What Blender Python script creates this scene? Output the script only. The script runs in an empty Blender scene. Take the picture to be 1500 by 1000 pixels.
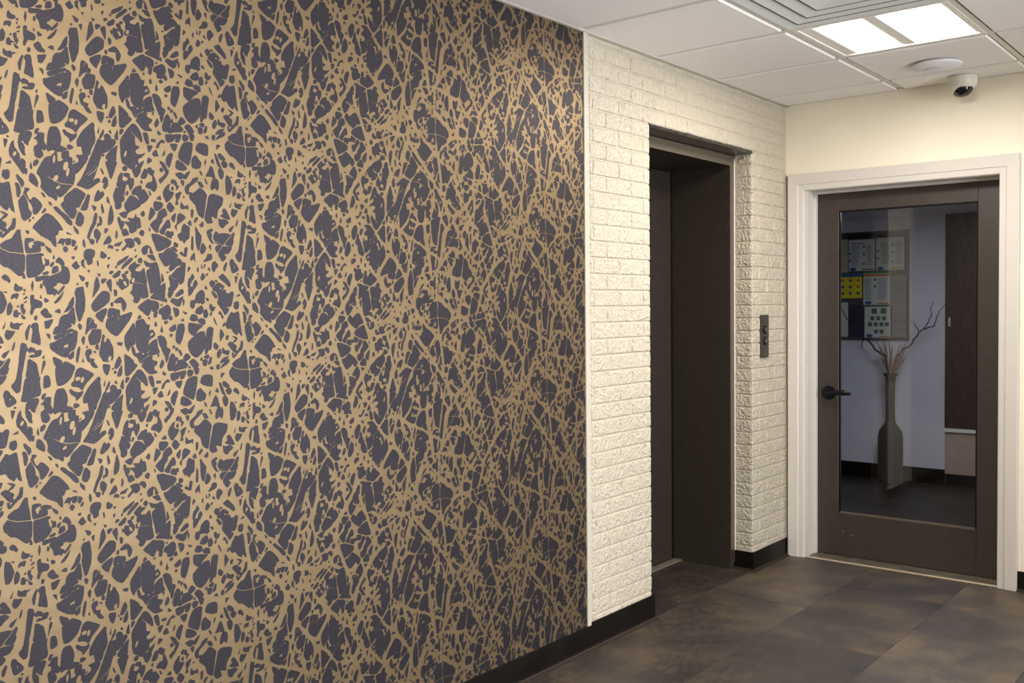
import bpy, bmesh, math, random
from mathutils import Vector, Matrix

random.seed(11)
scene = bpy.context.scene
col = scene.collection
PI = math.pi

# ------------------------------------------------------------------ camera
cam_data = bpy.data.cameras.new('camera')
cam_data.sensor_width = 36.0
cam_data.lens = 1441.08 / 1500 * 36
cam_data.clip_start = 0.05
camera = bpy.data.objects.new('camera', cam_data)
col.objects.link(camera)
fwd = Vector((-0.63175055, 0.77443063, -0.03388874))
rgt = Vector((0.77505252, 0.63181622, -0.01009254))
upv = Vector((-0.01359548, 0.03264153, 0.99937465))
camera.matrix_world = Matrix(((rgt.x, upv.x, -fwd.x, 2.36858), (rgt.y, upv.y, -fwd.y, -5.41699), (rgt.z, upv.z, -fwd.z, 1.45), (0, 0, 0, 1)))
scene.camera = camera

# ------------------------------------------------------------------ world and view
world = bpy.data.worlds.new('world'); scene.world = world
world.use_nodes = True
world.node_tree.nodes['Background'].inputs[0].default_value = (0.97, 0.98, 1.0, 1)
world.node_tree.nodes['Background'].inputs[1].default_value = 10.5
portal = bpy.data.lights.new('window_portal', 'AREA'); portal.shape = 'RECTANGLE'; portal.size = 4.5; portal.size_y = 2.3; portal.cycles.is_portal = True
portal_o = bpy.data.objects.new('window_portal', portal); col.objects.link(portal_o)
portal_o.location = (3.99, -3.15, 1.3); portal_o.rotation_euler = (0, PI / 2, 0)
portal_o.rotation_euler = (Vector((-1, 0, 0)).to_track_quat('-Z', 'Y')).to_euler()
vs = scene.view_settings
vs.view_transform = 'Standard'; vs.look = 'None'; vs.gamma = 1.0; vs.use_curve_mapping = False
vs.exposure = 0.22
LAMP = 56.0           # radiance of the troffer lenses
LAMP_COL = (1.0, 0.93, 0.82)
ADDED_FAR_LAMP = 20.0
FAR_COL = (0.86, 0.90, 1.0)

# ------------------------------------------------------------------ materials
def nt(name):
    m = bpy.data.materials.new(name); m.use_nodes = True
    n = m.node_tree.nodes; l = m.node_tree.links
    return m, n, l, n['Principled BSDF']

def plain(name, c, rough=0.5, metal=0.0, spec=0.5, coat=0.0):
    m, n, l, b = nt(name)
    b.inputs['Base Color'].default_value = (*c, 1)
    b.inputs['Roughness'].default_value = rough
    b.inputs['Metallic'].default_value = metal
    b.inputs['Specular IOR Level'].default_value = spec
    b.inputs['Coat Weight'].default_value = coat
    return m

def noisy(name, c1, c2, scale=8, rough=0.5, metal=0.0, bump=0.0, bscale=60, bdist=0.002, detail=4, stretch=(1, 1, 1), distortion=0.0, bdistortion=0.0, spec=0.5, lo=0.35, hi=0.65):
    m, n, l, b = nt(name)
    g = n.new('ShaderNodeNewGeometry'); mp = n.new('ShaderNodeMapping'); mp.inputs['Scale'].default_value = stretch
    l.new(g.outputs['Position'], mp.inputs['Vector'])
    t = n.new('ShaderNodeTexNoise'); t.inputs['Scale'].default_value = scale; t.inputs['Detail'].default_value = detail; t.inputs['Distortion'].default_value = distortion
    l.new(mp.outputs[0], t.inputs['Vector'])
    r = n.new('ShaderNodeValToRGB'); r.color_ramp.elements[0].position = lo; r.color_ramp.elements[1].position = hi
    r.color_ramp.elements[0].color = (*c1, 1); r.color_ramp.elements[1].color = (*c2, 1)
    l.new(t.outputs['Fac'], r.inputs[0]); l.new(r.outputs[0], b.inputs['Base Color'])
    b.inputs['Roughness'].default_value = rough; b.inputs['Metallic'].default_value = metal; b.inputs['Specular IOR Level'].default_value = spec
    if bump:
        t2 = n.new('ShaderNodeTexNoise'); t2.inputs['Scale'].default_value = bscale; t2.inputs['Detail'].default_value = 3; t2.inputs['Distortion'].default_value = bdistortion
        l.new(mp.outputs[0], t2.inputs['Vector'])
        bp = n.new('ShaderNodeBump'); bp.inputs['Strength'].default_value = bump; bp.inputs['Distance'].default_value = bdist
        l.new(t2.outputs['Fac'], bp.inputs['Height']); l.new(bp.outputs[0], b.inputs['Normal'])
    return m

def emissive(name, c, s):
    m, n, l, b = nt(name)
    b.inputs['Base Color'].default_value = (0.9, 0.9, 0.9, 1)
    b.inputs['Emission Color'].default_value = (*c, 1); b.inputs['Emission Strength'].default_value = s
    return m

def glass_mat():
    m = bpy.data.materials.new('door_glass'); m.use_nodes = True
    n = m.node_tree.nodes; l = m.node_tree.links; n.clear()
    o = n.new('ShaderNodeOutputMaterial'); t = n.new('ShaderNodeBsdfTransparent'); t.inputs[0].default_value = (0.80, 0.82, 0.84, 1)
    g = n.new('ShaderNodeBsdfGlossy'); g.inputs['Roughness'].default_value = 0.0; g.inputs[0].default_value = (1, 1, 1, 1)
    f = n.new('ShaderNodeFresnel'); f.inputs[0].default_value = 1.6
    mx = n.new('ShaderNodeMixShader')
    l.new(f.outputs[0], mx.inputs[0]); l.new(t.outputs[0], mx.inputs[1]); l.new(g.outputs[0], mx.inputs[2]); l.new(mx.outputs[0], o.inputs[0])
    return m

def floor_mat():
    m, n, l, b = nt('vinyl_floor')
    g = n.new('ShaderNodeNewGeometry'); oi = n.new('ShaderNodeObjectInfo')
    ad = n.new('ShaderNodeVectorMath'); ad.operation = 'MULTIPLY_ADD'
    cb = n.new('ShaderNodeCombineXYZ'); l.new(oi.outputs['Random'], cb.inputs[0]); l.new(oi.outputs['Random'], cb.inputs[2])
    ad.inputs[1].default_value = (17, 17, 17)
    l.new(cb.outputs[0], ad.inputs[0]); l.new(g.outputs['Position'], ad.inputs[2])
    a = n.new('ShaderNodeTexNoise'); a.inputs['Scale'].default_value = 2.4; a.inputs['Detail'].default_value = 9; a.inputs['Roughness'].default_value = 0.6
    l.new(ad.outputs[0], a.inputs['Vector'])
    r = n.new('ShaderNodeValToRGB'); e = r.color_ramp.elements
    e[0].position = 0.32; e[0].color = (0.027, 0.022, 0.020, 1); e[1].position = 0.72; e[1].color = (0.112, 0.080, 0.048, 1)
    k = e.new(0.5); k.color = (0.047, 0.038, 0.034, 1)
    l.new(a.outputs['Fac'], r.inputs[0])
    f = n.new('ShaderNodeTexNoise'); f.inputs['Scale'].default_value = 70; f.inputs['Detail'].default_value = 4
    fm = n.new('ShaderNodeMapping'); fm.inputs['Scale'].default_value = (1.0, 0.28, 1.0); l.new(ad.outputs[0], fm.inputs['Vector']); l.new(fm.outputs[0], f.inputs['Vector'])
    mx = n.new('ShaderNodeMixRGB'); mx.blend_type = 'OVERLAY'; mx.inputs[0].default_value = 0.6
    l.new(r.outputs[0], mx.inputs[1]); l.new(f.outputs['Fac'], mx.inputs[2])
    hv = n.new('ShaderNodeMath'); hv.operation = 'MULTIPLY_ADD'; hv.inputs[1].default_value = 0.5; hv.inputs[2].default_value = 0.75
    l.new(oi.outputs['Random'], hv.inputs[0])
    hs = n.new('ShaderNodeHueSaturation'); l.new(hv.outputs[0], hs.inputs['Value']); l.new(mx.outputs[0], hs.inputs['Color'])
    l.new(hs.outputs[0], b.inputs['Base Color'])
    rr = n.new('ShaderNodeMapRange'); rr.inputs['To Min'].default_value = 0.38; rr.inputs['To Max'].default_value = 0.60
    l.new(f.outputs['Fac'], rr.inputs[0]); l.new(rr.outputs[0], b.inputs['Roughness'])
    bp = n.new('ShaderNodeBump'); bp.inputs['Strength'].default_value = 0.12; bp.inputs['Distance'].default_value = 0.002
    l.new(f.outputs['Fac'], bp.inputs['Height']); l.new(bp.outputs[0], b.inputs['Normal'])
    b.inputs['Specular IOR Level'].default_value = 0.3
    return m

def brick_mat():
    m, n, l, b = nt('painted_brick')
    g = n.new('ShaderNodeNewGeometry')
    b.inputs['Base Color'].default_value = (0.485, 0.430, 0.340, 1); b.inputs['Roughness'].default_value = 0.48
    a = n.new('ShaderNodeTexNoise'); a.inputs['Scale'].default_value = 27; a.inputs['Detail'].default_value = 0.5; a.inputs['Distortion'].default_value = 2.4
    l.new(g.outputs['Position'], a.inputs['Vector'])
    c = n.new('ShaderNodeTexNoise'); c.inputs['Scale'].default_value = 130; c.inputs['Detail'].default_value = 2
    l.new(g.outputs['Position'], c.inputs['Vector'])
    s = n.new('ShaderNodeMath'); s.operation = 'MULTIPLY_ADD'; s.inputs[1].default_value = 0.06
    l.new(c.outputs['Fac'], s.inputs[0]); l.new(a.outputs['Fac'], s.inputs[2])
    bp = n.new('ShaderNodeBump'); bp.inputs['Strength'].default_value = 1.0; bp.inputs['Distance'].default_value = 0.0095
    l.new(s.outputs[0], bp.inputs['Height']); l.new(bp.outputs[0], b.inputs['Normal'])
    return m

M = {}
M['brick'] = brick_mat()
M['mortar'] = plain('mortar_paint', (0.46, 0.405, 0.32), 0.55)
M['cream'] = noisy('cream_wall_paint', (0.83, 0.77, 0.63), (0.855, 0.795, 0.655), 3, 0.55, bump=0.08, bscale=220, bdist=0.001)
M['far_wall'] = noisy('cool_white_wall_paint', (0.58, 0.57, 0.63), (0.62, 0.61, 0.67), 3, 0.6, bump=0.05, bscale=200, bdist=0.001)
M['gold'] = noisy('wallpaper_gold_ink', (0.216, 0.153, 0.084), (0.246, 0.176, 0.099), 9, 0.49, metal=0.85, bump=0.10, bscale=420, bdist=0.0006, stretch=(1, 1, 2.2))
M['dark'] = noisy('wallpaper_violet_ground', (0.026, 0.023, 0.028), (0.045, 0.040, 0.049), 260, 0.50, metal=0.75, bump=0.25, bscale=330, bdist=0.0008, stretch=(1, 0.5, 2.0))
M['casing'] = plain('white_trim_paint', (0.62, 0.578, 0.54), 0.38)
M['ceil_tile'] = noisy('ceiling_tile', (0.83, 0.785, 0.76), (0.88, 0.835, 0.81), 90, 0.85, bump=0.15, bscale=300, bdist=0.001)
M['grid'] = plain('ceiling_grid_paint', (0.66, 0.63, 0.55), 0.45)
M['plenum'] = plain('ceiling_slab', (0.3, 0.29, 0.27), 0.9)
M['floor'] = floor_mat()
M['subfloor'] = plain('floor_joint', (0.045, 0.038, 0.033), 0.8)
M['cove'] = noisy('black_cove_rubber', (0.0045, 0.0035, 0.003), (0.007, 0.0055, 0.0045), 6, 0.30, spec=0.12)
M['toe'] = plain('toe_reflection_brown', (0.024, 0.017, 0.011), 0.55, spec=0.2)  # brown colour stands for the reflection along the cove toe
M['bronze'] = noisy('brown_steel_paint', (0.028, 0.021, 0.016), (0.034, 0.026, 0.020), 30, 0.42, spec=0.3)
M['bronze_light'] = plain('taupe_steel_paint', (0.098, 0.078, 0.056), 0.45)
M['lintel'] = noisy('dark_steel_lintel', (0.035, 0.036, 0.030), (0.10, 0.10, 0.085), 25, 0.28, metal=0.7)
M['door_paint'] = noisy('door_brown_paint', (0.037, 0.029, 0.024), (0.045, 0.035, 0.030), 40, 0.40)
M['black'] = plain('black_hardware', (0.004, 0.004, 0.005), 0.32, spec=0.25)
M['glass'] = glass_mat()
M['bead'] = plain('dark_chrome_bead', (0.16, 0.16, 0.17), 0.16, 1.0)
M['alu'] = plain('brushed_aluminium', (0.62, 0.57, 0.46), 0.38, 0.9)
M['brass'] = noisy('threshold_bronze', (0.13, 0.11, 0.085), (0.22, 0.197, 0.15), 14, 0.45, metal=0.5)
M['brass_edge'] = plain('threshold_edge_metal', (0.75, 0.65, 0.48), 0.4, 0.6)
M['lamp'] = emissive('troffer_lens', LAMP_COL, LAMP)
M['added_far_lamp'] = emissive('corridor_fill_lens', FAR_COL, ADDED_FAR_LAMP)
M['white_metal'] = plain('white_enamel', (0.78, 0.75, 0.70), 0.45)
M['vent'] = plain('grey_white_enamel', (0.70, 0.72, 0.70), 0.4)
M['vent_dark'] = plain('duct_dark', (0.10, 0.10, 0.10), 0.8)
M['ap'] = plain('white_plastic', (0.70, 0.70, 0.74), 0.4)
M['ap_mark'] = plain('grey_plastic_mark', (0.30, 0.30, 0.36), 0.5)
M['cam_white'] = plain('cream_plastic', (0.72, 0.70, 0.62), 0.4)
M['smoked'] = plain('smoked_dome', (0.008, 0.008, 0.010), 0.06)
M['plate'] = plain('call_plate_steel', (0.085, 0.075, 0.062), 0.36, 0.6)
M['button'] = plain('button_steel', (0.16, 0.15, 0.13), 0.3, 0.8)
M['brown_gap_shade'] = plain('brown_gap_shade', (0.20, 0.14, 0.08), 0.7)  # shade of the casing gap held as a brown colour
M['caulk'] = plain('white_caulk', (0.78, 0.74, 0.64), 0.6)
M['paper'] = plain('poster_paper', (0.46, 0.48, 0.45), 0.6)
M['yellow'] = plain('poster_yellow', (0.60, 0.50, 0.02), 0.5)
M['blue'] = plain('poster_blue', (0.02, 0.07, 0.20), 0.5)
M['orange'] = plain('poster_orange', (0.40, 0.13, 0.02), 0.5)
M['green'] = plain('poster_green', (0.03, 0.14, 0.06), 0.5)
M['navy'] = plain('poster_navy', (0.008, 0.010, 0.035), 0.5)
M['tan'] = plain('poster_tan', (0.40, 0.35, 0.17), 0.6)
M['ink'] = plain('poster_ink', (0.20, 0.20, 0.22), 0.6)
M['ink_dark'] = plain('poster_dark_ink', (0.05, 0.07, 0.06), 0.6)
M['cork'] = noisy('notice_board_felt', (0.045, 0.042, 0.040), (0.065, 0.060, 0.057), 120, 0.9)
M['ruled'] = plain('grey_ruled_paper', (0.17, 0.165, 0.165), 0.7)
M['board_frame'] = plain('notice_board_frame', (0.04, 0.038, 0.035), 0.4)
M['far_wood'] = noisy('dark_walnut', (0.020, 0.008, 0.008), (0.050, 0.022, 0.021), 9, 0.4, stretch=(6, 6, 0.6), distortion=1.5)
M['beige'] = noisy('beige_laminate', (0.40, 0.29, 0.23), (0.44, 0.325, 0.26), 12, 0.5)
M['far_floor'] = noisy('far_floor_vinyl', (0.014, 0.010, 0.008), (0.040, 0.029, 0.020), 2.5, 0.45, spec=0.25)
M['vase'] = noisy('woven_brown_vase', (0.010, 0.006, 0.004), (0.030, 0.018, 0.012), 22, 0.6, bump=0.7, bscale=30, bdist=0.006, stretch=(1, 1, 5))
M['vase_top'] = noisy('woven_grey_vase', (0.014, 0.011, 0.008), (0.040, 0.031, 0.022), 30, 0.6, bump=0.7, bscale=30, bdist=0.005, stretch=(1, 1, 4))
M['twig'] = plain('dark_willow_bark', (0.022, 0.015, 0.013), 0.7)
M['straw'] = plain('dry_grass', (0.24, 0.145, 0.085), 0.8)
M['edge_trim'] = plain('edge_trim_paint', (0.48, 0.435, 0.355), 0.5)

# ------------------------------------------------------------------ building helpers
WORLD = {}

class MB:
    def __init__(s): s.v = []; s.f = []
    def add(s, vs_, fs):
        o = len(s.v); s.v += [tuple(p) for p in vs_]; s.f += [tuple(i + o for i in q) for q in fs]; return s
    def box(s, x0, x1, y0, y1, z0, z1):
        return s.add([(x, y, z) for x in (x0, x1) for y in (y0, y1) for z in (z0, z1)],
                     [(0, 1, 3, 2), (4, 6, 7, 5), (0, 4, 5, 1), (2, 3, 7, 6), (0, 2, 6, 4), (1, 5, 7, 3)])
    def lathe(s, prof, c, n=32, axis='z'):
        vs_ = []
        for r, h in prof:
            for i in range(n):
                a = 2 * PI * i / n; u, w = r * math.cos(a), r * math.sin(a)
                vs_.append((c[0] + u, c[1] + w, c[2] + h) if axis == 'z' else ((c[0] + u, c[1] + h, c[2] + w) if axis == 'y' else (c[0] + h, c[1] + u, c[2] + w)))
        fs = [(j * n + i, j * n + (i + 1) % n, (j + 1) * n + (i + 1) % n, (j + 1) * n + i) for j in range(len(prof) - 1) for i in range(n)]
        fs += [tuple(range(n))[::-1], tuple((len(prof) - 1) * n + i for i in range(n))]
        return s.add(vs_, fs)
    def tube(s, pts, rad, n=8):
        P = [Vector(p) for p in pts]; R = rad if isinstance(rad, (list, tuple)) else [rad] * len(P)
        vs_ = []
        for i, p in enumerate(P):
            d = (P[min(i + 1, len(P) - 1)] - P[max(i - 1, 0)]).normalized()
            a = d.orthogonal() if i == 0 else (a - d * a.dot(d)); a = a.normalized(); b = d.cross(a)
            vs_ += [p + (a * math.cos(2 * PI * k / n) + b * math.sin(2 * PI * k / n)) * R[i] for k in range(n)]
        fs = [(j * n + i, j * n + (i + 1) % n, (j + 1) * n + (i + 1) % n, (j + 1) * n + i) for j in range(len(P) - 1) for i in range(n)]
        fs += [tuple(range(n))[::-1], tuple((len(P) - 1) * n + i for i in range(n))]
        return s.add(vs_, fs)
    def prism(s, poly, fn, d0, d1):
        n = len(poly)
        return s.add([fn(a, b, d0) for a, b in poly] + [fn(a, b, d1) for a, b in poly],
                     [tuple(range(n))[::-1], tuple(n + i for i in range(n))] + [(i, (i + 1) % n, n + (i + 1) % n, n + i) for i in range(n)])
    def build(s, name, mat, parent=None, bevel=0.0, smooth=False, segs=2):
        xs, ys, zs = zip(*s.v)
        base = Vector(((min(xs) + max(xs)) / 2, (min(ys) + max(ys)) / 2, min(zs)))
        me = bpy.data.meshes.new(name)
        me.from_pydata([tuple(Vector(p) - base) for p in s.v], [], s.f)
        bm = bmesh.new(); bm.from_mesh(me)
        bmesh.ops.recalc_face_normals(bm, faces=bm.faces[:])
        if bevel:
            bmesh.ops.bevel(bm, geom=bm.edges[:], offset=bevel, segments=segs, affect='EDGES', profile=0.6, clamp_overlap=True)
        bm.to_mesh(me); bm.free()
        if smooth:
            for p in me.polygons: p.use_smooth = True
            me.set_sharp_from_angle(angle=math.radians(40))
        me.materials.append(mat)
        return link(name, me, base, parent)

def link(name, me, loc, parent=None):
    o = bpy.data.objects.new(name, me); col.objects.link(o)
    if parent is not None:
        o.parent = parent; o.location = Vector(loc) - WORLD[parent.name]
    else:
        o.location = loc
    WORLD[o.name] = Vector(loc)
    return o

def tag(o, label=None, cat=None, group=None, kind=None):
    if label: o['label'] = label
    if cat: o['category'] = cat
    if group: o['group'] = group
    if kind: o['kind'] = kind
    return o

def root(name, loc, label, cat, group=None, kind=None):
    return tag(link(name, None, loc), label, cat, group, kind)

def struct(o, label, cat): return tag(o, label, cat, kind='structure')

# ------------------------------------------------------------------ dimensions (metres; x out of the left wall, y into the room, z up)
H = 2.591                      # ceiling
HT = H + 0.2                   # walls run up past the tiles to the slab
YB, XR = -8.4, 3.86            # rear wall, right wall
YT = -2.016                    # end of the wallpaper
E0, E1, EZ = -1.500, -0.446, 2.283   # elevator opening
RX = -0.105                    # depth of the brick reveal
C0, C1, CZ = 0.0165, 1.2258, 2.194   # door casing outside
D0, D1, DZ = 0.132, 1.131, 2.097     # door opening

# ------------------------------------------------------------------ walls
FACE = -0.0055                  # mortar face of the brick wall
wl = MB()
wl.box(-0.30, -0.0030, YB, YT, 0, HT)
wl.box(-0.60, FACE, YT, E0 - 0.0055, 0, HT)
wl.box(-0.60, FACE, E1 + 0.0055, 0.0, 0, HT)
wl.box(-0.60, FACE, E0 - 0.0055, E1 + 0.0055, EZ + 0.012, HT)
wall_left = struct(wl.build('wall_left', M['mortar']), 'left wall, gold branch wallpaper then cream painted brick around the elevator', 'wall')

wp = MB(); wp.box(-0.0030, 0.0, YB, YT, 0.02, H)
paper = wp.build('wallpaper', M['gold'], wall_left)
paper['label'] = 'gold branch pattern wallpaper on a violet grey ground'

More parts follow.
